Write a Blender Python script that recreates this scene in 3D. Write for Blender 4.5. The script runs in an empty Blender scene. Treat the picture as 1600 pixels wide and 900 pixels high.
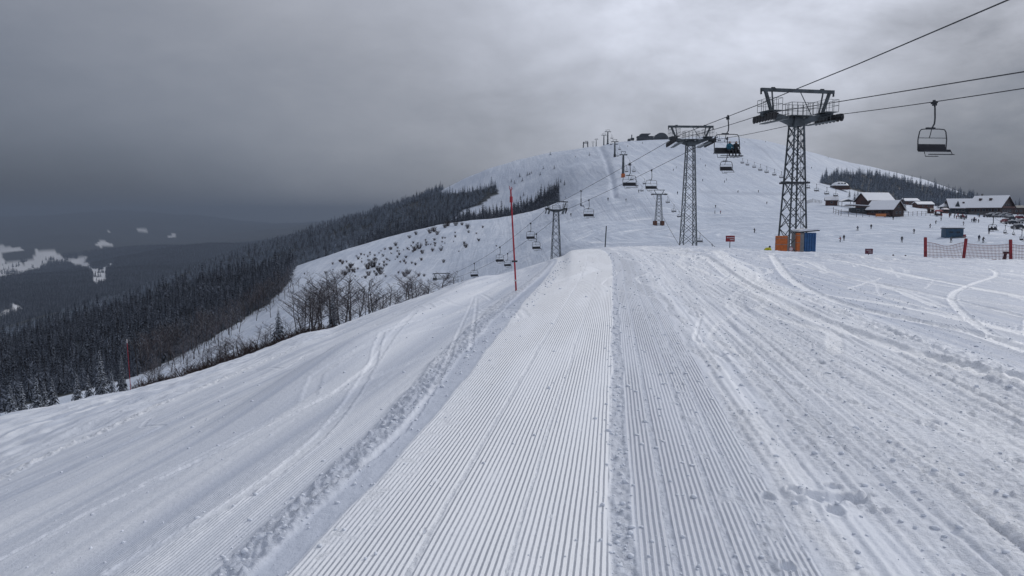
import bpy, math, random
import numpy as np
from mathutils import Vector, Matrix
random.seed(7); RNG = np.random.default_rng(7)
S = bpy.context.scene; COL = S.collection
# ---------------------------------------------------------------- camera
F = 1150.0; PITCH = math.radians(5.46); SP, CP = math.sin(PITCH), math.cos(PITCH)
cd = bpy.data.cameras.new('camera'); cam = bpy.data.objects.new('camera', cd); COL.objects.link(cam)
cd.sensor_width = 36.0; cd.lens = 36.0 * F / 1600.0; cd.clip_start = 0.1; cd.clip_end = 60000
cam.location = (0, 0, 0); cam.rotation_euler = (math.pi / 2 - PITCH, 0, 0)
S.camera = cam
# ---------------------------------------------------------------- world (overcast sky)
W = bpy.data.worlds.new('World'); S.world = W; W.use_nodes = True
nt = W.node_tree; nt.nodes.clear(); NW = nt.nodes; LW = nt.links
class G:                                   # tiny node-graph helper
    def __init__(s, tree): s.t = tree
    def n(s, kind, **kw):
        x = s.t.nodes.new(kind)
        for k, v in kw.items(): setattr(x, k, v)
        return x
    def put(s, sock, v):
        if hasattr(v, 'links') or isinstance(v, bpy.types.NodeSocket): s.t.links.new(v, sock)
        elif isinstance(v, (tuple, list)) and len(v) == 3 and sock.type == 'RGBA': sock.default_value = (*v, 1)
        else: sock.default_value = v
    def m(s, op, a, b=0.0, c=0.0, clamp=False):
        x = s.n('ShaderNodeMath', operation=op, use_clamp=clamp)
        s.put(x.inputs[0], a); s.put(x.inputs[1], b); s.put(x.inputs[2], c); return x.outputs[0]
    def mix(s, f, a, b, blend='MIX'):
        x = s.n('ShaderNodeMix', data_type='RGBA', blend_type=blend)
        s.put(x.inputs[0], f); s.put(x.inputs[6], a); s.put(x.inputs[7], b); return x.outputs[2]
    def noise(s, vec, scale, detail=4, rough=.55, dist=0.0):
        x = s.n('ShaderNodeTexNoise'); s.put(x.inputs['Vector'], vec)
        x.inputs['Scale'].default_value = scale; x.inputs['Detail'].default_value = detail
        x.inputs['Roughness'].default_value = rough; x.inputs['Distortion'].default_value = dist
        return x.outputs[0]
    def ss(s, v, a, b, lo=0.0, hi=1.0):
        x = s.n('ShaderNodeMapRange', interpolation_type='SMOOTHSTEP')
        s.put(x.inputs[0], v); x.inputs[1].default_value = a; x.inputs[2].default_value = b
        x.inputs[3].default_value = lo; x.inputs[4].default_value = hi; return x.outputs[0]
SUN_AZ, SUN_EL = math.radians(50), math.radians(30)       # azimuth to the right of the view
g = G(nt)
sky = g.n('ShaderNodeTexSky', sky_type='NISHITA', sun_disc=False)
sky.sun_elevation = SUN_EL; sky.sun_rotation = SUN_AZ
tc = g.n('ShaderNodeTexCoord').outputs['Generated']
sx = g.n('ShaderNodeSeparateXYZ'); LW.new(tc, sx.inputs[0]); X, Y, Z = sx.outputs
mp = g.n('ShaderNodeMapping'); LW.new(tc, mp.inputs[0]); mp.inputs['Scale'].default_value = (1, 1, 2.1)
mp.inputs['Rotation'].default_value = (0, .25, 0)
n1 = g.noise(mp.outputs[0], 2.6, 7, .55, .35)
n2 = g.noise(mp.outputs[0], 7.0, 6, .6, .2)
base = g.m('ADD', g.ss(X, -.62, .12, .245, .465), g.m('MULTIPLY', g.ss(Z, .02, .34, -.05, .06), 1.0))
base = g.m('SUBTRACT', base, g.m('MULTIPLY', g.ss(X, .25, .52), g.ss(Z, .30, .02, 0, .235)))
base = g.m('SUBTRACT', base, g.m('MULTIPLY', g.ss(X, -.05, -.5), g.ss(Z, .13, -.01, 0, .125)))
var = g.m('ADD', g.m('MULTIPLY', g.m('SUBTRACT', n1, .5), 1.9), g.m('MULTIPLY', g.m('SUBTRACT', n2, .5), 1.5))
amp = g.ss(X, -.3, .45, .22, 1.0)
lum = g.m('MULTIPLY', base, g.m('ADD', 1.0, g.m('MULTIPLY', var, amp)))
# brighter break in the cloud ahead, right of centre and high; soft glow where the sun stands behind it
bx = g.m('SUBTRACT', X, .32); bz = g.m('SUBTRACT', Z, .40)
bl = g.m('ADD', g.m('MULTIPLY', g.m('MULTIPLY', bx, bx), 1.7), g.m('MULTIPLY', g.m('MULTIPLY', bz, bz), 4.0))
lum = g.m('ADD', lum, g.m('MULTIPLY', g.ss(bl, .34, 0.0), g.m('MULTIPLY', n1, .40)))
b3 = g.m('ADD', g.m('POWER', g.m('ABSOLUTE', g.m('SUBTRACT', X, .21)), 2.0), g.m('POWER', g.m('ABSOLUTE', g.m('SUBTRACT', Z, .20)), 2.0))
lum = g.m('ADD', lum, g.ss(b3, .12, 0.0, 0, .13))
lum = g.m('MAXIMUM', lum, .05)
up = g.ss(Z, .35, .9)
lum = g.m('ADD', lum, g.m('MULTIPLY', up, .16))
ccol = g.mix(g.ss(lum, .1, .42), (.85, .97, 1.23), (.94, .985, 1.125))
vm = g.n('ShaderNodeVectorMath', operation='SCALE'); LW.new(ccol, vm.inputs[0]); g.put(vm.inputs['Scale'], g.m('DIVIDE', lum, .1))
col = g.mix(.95, sky.outputs[0], vm.outputs[0])
bg = g.n('ShaderNodeBackground'); LW.new(col, bg.inputs[0]); bg.inputs[1].default_value = 0.1
wo = g.n('ShaderNodeOutputWorld'); LW.new(bg.outputs[0], wo.inputs[0])
# ---------------------------------------------------------------- sun (soft, overcast)
sl = bpy.data.lights.new('sun', 'SUN'); sl.energy = 1.35; sl.angle = math.radians(10); sl.color = (1, .97, .93)
so = bpy.data.objects.new('sun', sl); COL.objects.link(so)
sd = Vector((math.sin(SUN_AZ) * math.cos(SUN_EL), math.cos(SUN_AZ) * math.cos(SUN_EL), math.sin(SUN_EL)))
so.rotation_euler = sd.to_track_quat('Z', 'Y').to_euler()
# ---------------------------------------------------------------- colour management
S.view_settings.view_transform = 'Standard'; S.view_settings.look = 'None'
S.view_settings.exposure = 0.0; S.view_settings.gamma = 1.0; S.view_settings.use_curve_mapping = False
S.cycles.volume_bounces = 0; S.cycles.max_bounces = 5; S.cycles.diffuse_bounces = 3
S.cycles.use_denoising = True

# ================================================================ helpers
def ray(px, py):
    x = (px - 800.0) / F; y = (450.0 - py) / F
    fy = CP + y * SP; fz = -SP + y * CP
    return x / fy, fz / fy                    # X/Y, Z/Y
def P(px, py, Y):
    u, v = ray(px, py); return Vector((u * Y, Y, v * Y))
def proj(x, y, z):
    d = y * CP - z * SP; return 800 + F * x / d, 450 - F * (y * SP + z * CP) / d
def tag(o, label=None, cat=None, group=None, kind=None):
    if label: o['label'] = label
    if cat: o['category'] = cat
    if group: o['group'] = group
    if kind: o['kind'] = kind
    return o
def empty(name, loc=(0, 0, 0), rz=0.0, label=None, cat=None, group=None):
    o = bpy.data.objects.new(name, None); o.empty_display_size = .1; COL.objects.link(o)
    o.location = loc; o.rotation_euler = (0, 0, rz); return tag(o, label, cat, group)
def link(name, mesh, parent=None, loc=(0, 0, 0), rz=0.0, sc=1.0):
    o = bpy.data.objects.new(name, mesh); COL.objects.link(o); o.parent = parent
    o.location = loc; o.rotation_euler = (0, 0, rz)
    o.scale = (sc, sc, sc) if not isinstance(sc, tuple) else sc
    return o
class MB:
    def __init__(s): s.v = []; s.f = []; s.mi = []; s.cur = 0
    def add(s, vs, fs):
        b = len(s.v); s.v += [tuple(v) for v in vs]; s.f += [tuple(b + i for i in f) for f in fs]; s.mi += [s.cur] * len(fs); return s
    def box(s, c, d, rz=0.0, rx=0.0, ry=0.0):
        M = Matrix.Rotation(rz, 3, 'Z') @ Matrix.Rotation(ry, 3, 'Y') @ Matrix.Rotation(rx, 3, 'X'); c = Vector(c)
        vs = [c + M @ Vector((x * d[0] / 2, y * d[1] / 2, z * d[2] / 2)) for z in (-1, 1) for y in (-1, 1) for x in (-1, 1)]
        return s.add(vs, [(0, 2, 3, 1), (4, 5, 7, 6), (0, 1, 5, 4), (2, 6, 7, 3), (0, 4, 6, 2), (1, 3, 7, 5)])
    def frustum(s, c, d0, d1, h):
        vs = [(c[0] + x * d[0] / 2, c[1] + y * d[1] / 2, c[2] + z) for d, z in ((d0, 0), (d1, h)) for y in (-1, 1) for x in (-1, 1)]
        return s.add(vs, [(0, 2, 3, 1), (4, 5, 7, 6), (0, 1, 5, 4), (2, 6, 7, 3), (0, 4, 6, 2), (1, 3, 7, 5)])
    def tube(s, pts, r, n=6, cap=True, closed=False):
        pts = [Vector(p) for p in pts]; rs = r if isinstance(r, (list, tuple)) else [r] * len(pts); k = len(pts)
        vs = []; fs = []; ref = None
        for i, p in enumerate(pts):
            a = pts[(i - 1) % k] if (closed or i > 0) else p; b = pts[(i + 1) % k] if (closed or i < k - 1) else p
            t = (b - a); t = t.normalized() if t.length > 1e-9 else Vector((0, 0, 1))
            if ref is None: ref = Vector((0, 0, 1)) if abs(t.z) < .9 else Vector((1, 0, 0))
            u = (ref - t * ref.dot(t)).normalized(); ref = u; w = t.cross(u)
            for j in range(n):
                an = 2 * math.pi * (j + .5) / n; vs.append(p + (u * math.cos(an) + w * math.sin(an)) * rs[i])
        for i in range(k if closed else k - 1):
            for j in range(n):
                a = i * n + j; b = i * n + (j + 1) % n; c = ((i + 1) % k) * n
                fs.append((a, b, c + (j + 1) % n, c + j))
        if cap and not closed: fs += [tuple(range(n))[::-1], tuple(range((k - 1) * n, k * n))]
        return s.add(vs, fs)
    def poly_prism(s, pts, axis_vec):
        a = Vector(axis_vec); n = len(pts); pts = [Vector(p) for p in pts]
        return s.add(pts + [p + a for p in pts], [tuple(range(n))[::-1], tuple(range(n, 2 * n))] + [(i, (i + 1) % n, n + (i + 1) % n, n + i) for i in range(n)])
    def mesh(s, name, *mats, smooth=False):
        m = bpy.data.meshes.new(name); m.from_pydata(s.v, [], s.f); m.update()
        for x in mats: m.materials.append(x)
        if len(mats) > 1: m.polygons.foreach_set('material_index', s.mi)
        if smooth: m.polygons.foreach_set('use_smooth', [True] * len(s.f))
        return m
    def obj(s, name, parent, *mats, smooth=False, loc=(0, 0, 0), rz=0.0):
        return link(name, s.mesh(name, *mats, smooth=smooth), parent, loc, rz)
def copy_tree(o, parent=None):
    c = o.copy(); COL.objects.link(c); c.parent = parent
    for ch in o.children: copy_tree(ch, c)
    return c
def npmesh(name, V, Fq, mats, smooth=True):
    m = bpy.data.meshes.new(name); n = len(V); k = Fq.shape[1]
    m.vertices.add(n); m.vertices.foreach_set('co', np.ascontiguousarray(V, dtype=np.float32).ravel())
    m.loops.add(Fq.size); m.loops.foreach_set('vertex_index', np.ascontiguousarray(Fq, dtype=np.int32).ravel())
    m.polygons.add(len(Fq)); m.polygons.foreach_set('loop_start', np.arange(0, Fq.size, k, dtype=np.int32))
    m.polygons.foreach_set('loop_total', np.full(len(Fq), k, dtype=np.int32))
    m.polygons.foreach_set('use_smooth', np.full(len(Fq), smooth)); m.update(calc_edges=True)
    for x in mats: m.materials.append(x)
    return m
def attr(m, name, vals):
    a = m.attributes.new(name, 'FLOAT', 'POINT'); a.data.foreach_set('value', np.ascontiguousarray(vals, dtype=np.float32).ravel())
# ---------------------------------------------------------------- numpy noise
def _h(ix, iy, seed):
    h = (ix.astype(np.int64) * 374761393 + iy.astype(np.int64) * 668265263 + seed * 974634777) & 0xFFFFFFFF
    h = ((h ^ (h >> 13)) * 1274126177) & 0xFFFFFFFF
    return ((h ^ (h >> 16)) & 0xFFFFFF) / float(0xFFFFFF)
def vn(x, y, seed=0):                       # gradient noise about -1..1
    ix = np.floor(x); iy = np.floor(y); fx = x - ix; fy = y - iy
    ux = fx * fx * fx * (fx * (fx * 6 - 15) + 10); uy = fy * fy * fy * (fy * (fy * 6 - 15) + 10)
    def gr(dx, dy):
        a = _h(ix + dx, iy + dy, seed) * 2 * np.pi
        return np.cos(a) * (fx - dx) + np.sin(a) * (fy - dy)
    a = gr(0, 0) + ux * (gr(1, 0) - gr(0, 0)); b = gr(0, 1) + ux * (gr(1, 1) - gr(0, 1))
    return (a + uy * (b - a)) * 1.5
def fbm(x, y, o=4, seed=0, gain=.5):
    s = np.zeros_like(x); a = 1.0; f = 1.0
    for i in range(o): s += a * vn(x * f, y * f, seed + i * 17); a *= gain; f *= 2.03
    return s
def sst(x, a, b):
    t = np.clip((x - a) / (b - a), 0, 1); return t * t * (3 - 2 * t)
def band(x, a, b, s): return sst(x, a - s, a + s) * (1 - sst(x, b - s, b + s))
# ---------------------------------------------------------------- materials
def mat(name, color, rough=.7, metal=0.0, noise=0.0, nscale=5.0, spec=None, bump=0.0):
    m = bpy.data.materials.new(name); m.use_nodes = True; t = m.node_tree; b = t.nodes['Principled BSDF']; g = G(t)
    b.inputs['Roughness'].default_value = rough; b.inputs['Metallic'].default_value = metal
    if spec is not None: b.inputs['Specular IOR Level'].default_value = spec
    b.inputs['Base Color'].default_value = (*color, 1)
    if noise:
        co = g.n('ShaderNodeTexCoord').outputs['Object']; nz = g.noise(co, nscale, 5, .6)
        g.put(b.inputs['Base Color'], g.mix(g.ss(nz, .3, .7), tuple(c * (1 - noise) for c in color), tuple(min(1, c * (1 + noise)) for c in color)))
        g.put(b.inputs['Roughness'], g.ss(nz, .2, .8, rough - .1, min(1, rough + .12)))
        if bump:
            bp = g.n('ShaderNodeBump'); bp.inputs['Distance'].default_value = bump; g.put(bp.inputs['Height'], nz)
            g.put(b.inputs['Normal'], bp.outputs[0])
    return m
# ================================================================ terrain
def nearZ(x, y):
    d = (-1.87 + .137 * y) - x
    sp = np.where(d > 8, d, np.log1p(np.exp(np.clip(d * 2.2, -30, 18))) / 2.2)
    return -1.7 - .315 * (sp - .0) - .00028 * y * y
TH = np.radians(np.linspace(-180, 180, 2881))          # theta table, 1/8 degree
def curve(pts, smooth=.5):                             # pts: (px, py, Y) or (px, None, Y, Z)
    th = []; R = []; Wv = []
    for p in pts:
        u = (p[0] - 800.0) / F if p[1] is None else ray(p[0], p[1])[0]
        a = math.atan(u); r = p[2] / math.cos(a)
        z = p[3] if p[1] is None else ray(p[0], p[1])[1] * p[2]
        th.append(a); R.append(math.log(r)); Wv.append(z / r)
    th = np.array([th[-1] - 2 * np.pi] + th + [th[0] + 2 * np.pi])
    R = np.interp(TH, th, np.array([R[-1]] + R + [R[0]])); Wv = np.interp(TH, th, np.array([Wv[-1]] + Wv + [Wv[0]]))
    k = max(1, int(smooth * 8)); ker = np.hanning(2 * k + 3)[1:-1]; ker /= ker.sum()
    f = lambda a: np.convolve(np.concatenate([a[-k - 1:], a, a[:k + 1]]), ker, 'same')[k + 1:-k - 1]
    return np.exp(f(R)), f(Wv)
E_ = [(-400, 782, 24), (0, 650, 32), (100, 629, 34), (200, 610, 36), (300, 584, 42), (400, 550, 50), (470, 522, 57), (520, 512, 60), (600, 482, 75), (650, 465, 82), (700, 450, 86), (760, 434, 80), (820, 418, 70), (862, 405, 60), (880, 400, 54), (892, 391, 52), (940, 387, 52), (1000, 385, 54), (1080, 384, 56), (1200, 392, 54), (1300, 396, 52), (1400, 401, 49), (1500, 404, 47), (1600, 407, 45), (2000, 417, 42)]
B_ = [(-400, 800, 120), (0, 652, 130), (200, 613, 130), (300, 588, 130), (400, 554, 130), (480, 524, 130), (520, 514, 130), (600, 484, 170), (700, 453, 215), (800, 424, 200), (870, 407, 182), (892, 397, 170), (940, 391, 150), (1000, 389, 130), (1080, 388, 115), (1200, 395, 110), (1300, 399, 110), (1400, 404, 112), (1600, 410, 120), (2000, 419, 130)]
Q_ = [(-400, 690, 250), (0, 590, 260), (200, 545, 260), (300, 520, 265), (400, 492, 270), (455, 470, 270), (540, 444, 280), (600, 430, 290), (700, 398, 300), (800, 372, 300), (870, 353, 280), (950, 347, 270), (1029, 353, 265), (1100, 358, 250), (1200, 361, 240), (1300, 360, 235), (1400, 362, 230), (1500, 362, 225), (1600, 362, 225), (2000, 362, 230)]
R_ = [(-400, 590, 400), (0, 530, 420), (100, 505, 420), (200, 478, 420), (300, 450, 420), (400, 430, 425), (455, 417, 430), (540, 388, 430), (594, 374, 430), (678, 354, 430), (730, 346, 430), (797, 338, 425), (836, 329, 415), (865, 319, 390), (900, 308, 350), (950, 301, 335), (1000, 300, 330), (1040, 305, 330), (1100, 318, 350), (1200, 321, 360), (1300, 318, 370), (1400, 323, 390), (1500, 329, 410), (1600, 333, 410), (2000, 345, 400)]
D_ = [(-400, 600, 500), (0, 542, 520), (200, 493, 520), (300, 467, 520), (455, 432, 520), (600, 390, 520), (690, 366, 520), (730, 352, 520), (780, 344, 510), (836, 333, 500), (870, 316, 480), (900, 299, 450), (960, 278, 432), (1000, 276, 430), (1100, 284, 440), (1200, 290, 450), (1300, 300, 460), (1400, 316, 480), (1500, 326, 500), (1600, 333, 500), (2000, 350, 500)]
H_ = [(-400, 590, 650), (0, 535, 660), (200, 484, 660), (300, 452, 660), (455, 402, 660), (600, 352, 660), (690, 326, 650), (720, 318, 640), (775, 303, 620), (830, 285, 600), (900, 258, 570), (960, 245, 560), (1000, 243, 560), (1100, 245, 560), (1200, 255, 570), (1300, 274, 590), (1400, 294, 600), (1500, 315, 600), (1600, 335, 600), (2000, 352, 600)]
S_ = [(-400, 580, 820), (0, 512, 830), (200, 457, 830), (300, 423, 820), (450, 373, 800), (560, 340, 790), (640, 314, 780), (690, 297, 770), (730, 277, 760), (760, 265, 750), (800, 253, 750), (860, 239, 750), (905, 231, 745), (945, 226, 740), (985, 219, 740), (1050, 216, 740), (1100, 213, 740), (1150, 214, 740), (1200, 222, 740), (1260, 236, 740), (1300, 247, 735), (1350, 258, 730), (1400, 269, 720), (1450, 283, 710), (1500, 300, 700), (1550, 318, 690), (1600, 337, 680), (2000, 360, 680)]
def offs(base, fac, dv):
    r, w = base; return r * fac, w + dv
cE = curve(E_, .25); cB = curve(B_, .6); cQ = curve(Q_, .9); cR = curve(R_, .6); cD = curve(D_, .9); cH = curve(H_, .9); cS = curve(S_, .6)
cV1 = (cE[0] * 1.0 + (cB[0] - cE[0]) * .42, (cE[1] * .5 + cB[1] * .5) - .030)
cS2 = (cS[0] * 1.35, cS[1] - .10)
K = []
for r in (1.0, 3.0, 6.0, 12.0, 19.0):
    x = r * np.sin(TH); y = r * np.cos(TH); K.append((np.full_like(TH, r), nearZ(x, np.clip(y, -4, 99)) / r))
K += [cE, cV1, cB, cQ, cR, cD, cH, cS, cS2]
for r, z in ((1900, -250), (3200, -262), (5200, -250), (7600, -215), (16000, -120)):
    zz = z + (70 * np.sin(TH * 9 + r) + 40 * np.sin(TH * 23 + r / 3)) * (r > 5000) + (r > 10000) * (160 + 150 * np.sin(TH * 13 + 2)); K.append((np.full_like(TH, r), zz / r))
KR = np.stack([k[0] for k in K]); KW = np.stack([k[1] for k in K])
# keep radii increasing
for i in range(1, len(KR)): KR[i] = np.maximum(KR[i], KR[i - 1] * 1.06)
KS = 1.0 / KR
def pch(a, tab): 
    idx = (a - TH[0]) / (TH[1] - TH[0]); i = np.clip(np.floor(idx).astype(int), 0, len(TH) - 2); f = idx - i
    return tab[:, i] * (1 - f) + tab[:, i + 1] * f
def baseZ(x, y):
    x = np.atleast_1d(np.asarray(x, float)); y = np.atleast_1d(np.asarray(y, float)); out = np.empty(x.shape)
    xf = x.ravel(); yf = y.ravel(); of = out.reshape(-1); CH = 200000
    for c in range(0, len(xf), CH):
        xx = xf[c:c + CH]; yy = yf[c:c + CH]; r = np.maximum(np.hypot(xx, yy), .3); a = np.arctan2(xx, yy)
        s = -1.0 / r; ks = -pch(a, KS); kw = pch(a, KW)          # increasing
        h = np.diff(ks, axis=0); d = np.diff(kw, axis=0) / h
        m = np.zeros_like(ks); w1 = 2 * h[1:] + h[:-1]; w2 = h[1:] + 2 * h[:-1]
        ok = d[:-1] * d[1:] > 0
        with np.errstate(all='ignore'): hm = (w1 + w2) / (w1 / d[:-1] + w2 / d[1:])
        m[1:-1] = np.where(ok, hm, 0); m[0] = d[0]; m[-1] = d[-1]
        i = np.clip((ks <= s).sum(0) - 1, 0, len(KR) - 2); j = np.arange(len(s))
        hh = h[i, j]; t = (s - ks[i, j]) / hh; t2 = t * t; t3 = t2 * t
        w = (2 * t3 - 3 * t2 + 1) * kw[i, j] + (t3 - 2 * t2 + t) * hh * m[i, j] + (-2 * t3 + 3 * t2) * kw[i + 1, j] + (t3 - t2) * hh * m[i + 1, j]
        of[c:c + CH] = np.where(r < 1.0, kw[0] * 1.0, w * r)
    return out
def lat(x, y): return x - .137 * y + .0024 * np.maximum(0, y - 24) ** 2
def hills(x, y):                                        # broad relief away from the piste
    r = np.hypot(x, y); k = sst(r, 90, 260)
    return k * (fbm(x / 70, y / 70, 3, 5) * 1.2 + fbm(x / 18, y / 18, 3, 9) * .25) + sst(r, 1800, 3000) * fbm(x / 900, y / 900, 4, 31) * 28
def gz(x, y):
    x = np.atleast_1d(np.asarray(x, float)); y = np.atleast_1d(np.asarray(y, float)); return baseZ(x, y) + hills(x, y)
def gz1(x, y): return float(gz(x, y)[0])
def hit(px, py, y0=60.0, y1=1200.0):                    # first ground point under this direction beyond y0
    u, v = ray(px, py); ys = np.geomspace(y0, y1, 500); zz = gz(u * ys, ys) - v * ys
    k = np.where((zz[:-1] < 0) & (zz[1:] >= 0))[0]
    if len(k) == 0: k = [int(np.argmin(np.abs(zz / ys)))]
    Yh = ys[k[0]]; return Vector((u * Yh, Yh, gz1(u * Yh, Yh)))
# ---- near snow relief: everything runs along the groomed direction
FOOT = [(1288, 783, .30, .13, .055), (1262, 778, .22, .10, .05), (1325, 779, .34, .12, .06), (1352, 773, .20, .06, .035), (1305, 800, .16, .09, .05), (1372, 796, .26, .05, .03), (1240, 770, .12, .09, .05), (1200, 776, .12, .10, .04), (1590, 720, .10, .09, .04), (1300, 758, .18, .07, .045), (1278, 566, .22, .12, .05), (1062, 600, .16, .08, .04), (1128, 556, .18, .09, .04), (1416, 444, .4, .2, .05), (1570, 572, .2, .14, .04), (662, 830, .05, .05, .02), (1168, 484, .2, .1, .04), (1190, 640, .14, .07, .03), (1455, 660, .2, .1, .04), (1230, 886, .12, .08, .04)]
FOOT = [(a, b, c * .55, d * .6, e * .8) for a, b, c, d, e in FOOT]
def ground_flat(px, py):
    u, v = ray(px, py); Yh = -1.7 / v; return u * Yh, Yh
def cline(pts):
    return [ground_flat(*p) for p in pts]
TRK = [  # (pixel polyline on the piste, half width m, depth m, loose)
    ([(1205, 398), (1222, 425), (1250, 447), (1300, 470), (1370, 490), (1450, 505), (1530, 522), (1640, 560)], .20, .03, 1),
    ([(1100, 400), (1135, 425), (1190, 460), (1260, 493), (1330, 520), (1420, 550), (1520, 576), (1640, 605)], .24, .035, 1),
    ([(1235, 408), (1270, 420), (1320, 432), (1420, 452), (1500, 470), (1640, 505)], .13, .02, 1),
    ([(1300, 405), (1400, 425), (1500, 445), (1640, 470)], .22, .02, 1),
    ([(1640, 545), (1590, 538), (1540, 520), (1505, 490), (1485, 470), (1490, 455), (1530, 440), (1562, 430), (1550, 420), (1480, 412), (1380, 406)], .10, .014, .8),
    ([(1200, 445), (1300, 472), (1450, 503), (1640, 545)], .05, .012, 1),
    ([(1060, 392), (1110, 398), (1170, 402), (1260, 402)], .3, .03, 1),
    ([(1330, 400), (1450, 415), (1640, 428)], .14, .02, 1),
    ([(1120, 394), (1180, 440), (1205, 470)], .5, -.03, 1),
    ([(740, 470), (715, 520), (700, 570), (655, 640), (600, 700), (500, 770), (380, 850), (290, 920)], .05, .010, .2),
    ([(745, 470), (742, 500), (735, 545)], .05, .012, .2),
    ([(650, 510), (575, 580), (520, 660), (440, 730), (330, 800), (180, 880)], .10, .010, .1)]
TRKW = [(cline(p), a, b, c) for p, a, b, c in TRK]
def hit_near(px, py):
    u, v = ray(px, py); ys = np.geomspace(2.2, 90, 700); zz = baseZ(u * ys, ys) - v * ys
    k = np.where((zz[:-1] < 0) & (zz[1:] >= 0))[0]; Yh = ys[k[0]] if len(k) else ys[-1]; return u * Yh, Yh
TRKW = [([hit_near(*q) for q in p], a * .75, b, c) for p, a, b, c in TRK]
_r = random.Random(77)
for k in range(46):                                     # crossing ski arcs, mostly right of the groomed strips
    L0 = _r.uniform(1.2, 14) if k < 38 else _r.uniform(-9, -3); M0 = _r.uniform(4, 30); ph = _r.uniform(0, 6.3); am = _r.uniform(.1, 1.1); wl = _r.uniform(6, 16); dr = _r.gauss(0, .12)
    pts = []
    for i in range(13):
        m_ = M0 + i * 1.6; l_ = L0 + am * math.sin(2 * math.pi * i * 1.6 / wl + ph) + dr * i * 1.6; pts.append((l_ + .137 * m_ - .0024 * max(0, m_ - 24) ** 2, m_))
    if k >= 38 and min(p[0] - .137 * p[1] for p in pts) > -2.5: continue
    wd = _r.choice([.035, .045, .06, .11]); TRKW.append((pts, wd, _r.uniform(.006, .014), _r.uniform(.25, .9) if k < 38 else .15))
    if _r.random() < .45: TRKW.append(([(a + .17, b) for a, b in pts], wd, .009, _r.uniform(.2, .6) if k < 38 else .1))
def chaikin(p):
    for _ in range(2):
        q = [p[0]]
        for a, b in zip(p[:-1], p[1:]): q += [(.75 * a[0] + .25 * b[0], .75 * a[1] + .25 * b[1]), (.25 * a[0] + .75 * b[0], .25 * a[1] + .75 * b[1])]
        p = q + [p[-1]]
    return p
TRKW = [(chaikin(p), a, b, c) if i < len(TRK) else (p, a, b, c) for i, (p, a, b, c) in enumerate(TRKW)]
def segdist(x, y, pts):
    d = np.full(x.shape, 1e9)
    for (ax, ay), (bx, by) in zip(pts[:-1], pts[1:]):
        vx, vy = bx - ax, by - ay; t = np.clip(((x - ax) * vx + (y - ay) * vy) / (vx * vx + vy * vy + 1e-9), 0, 1)
        d = np.minimum(d, np.hypot(x - ax - t * vx, y - ay - t * vy))
    return d
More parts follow.
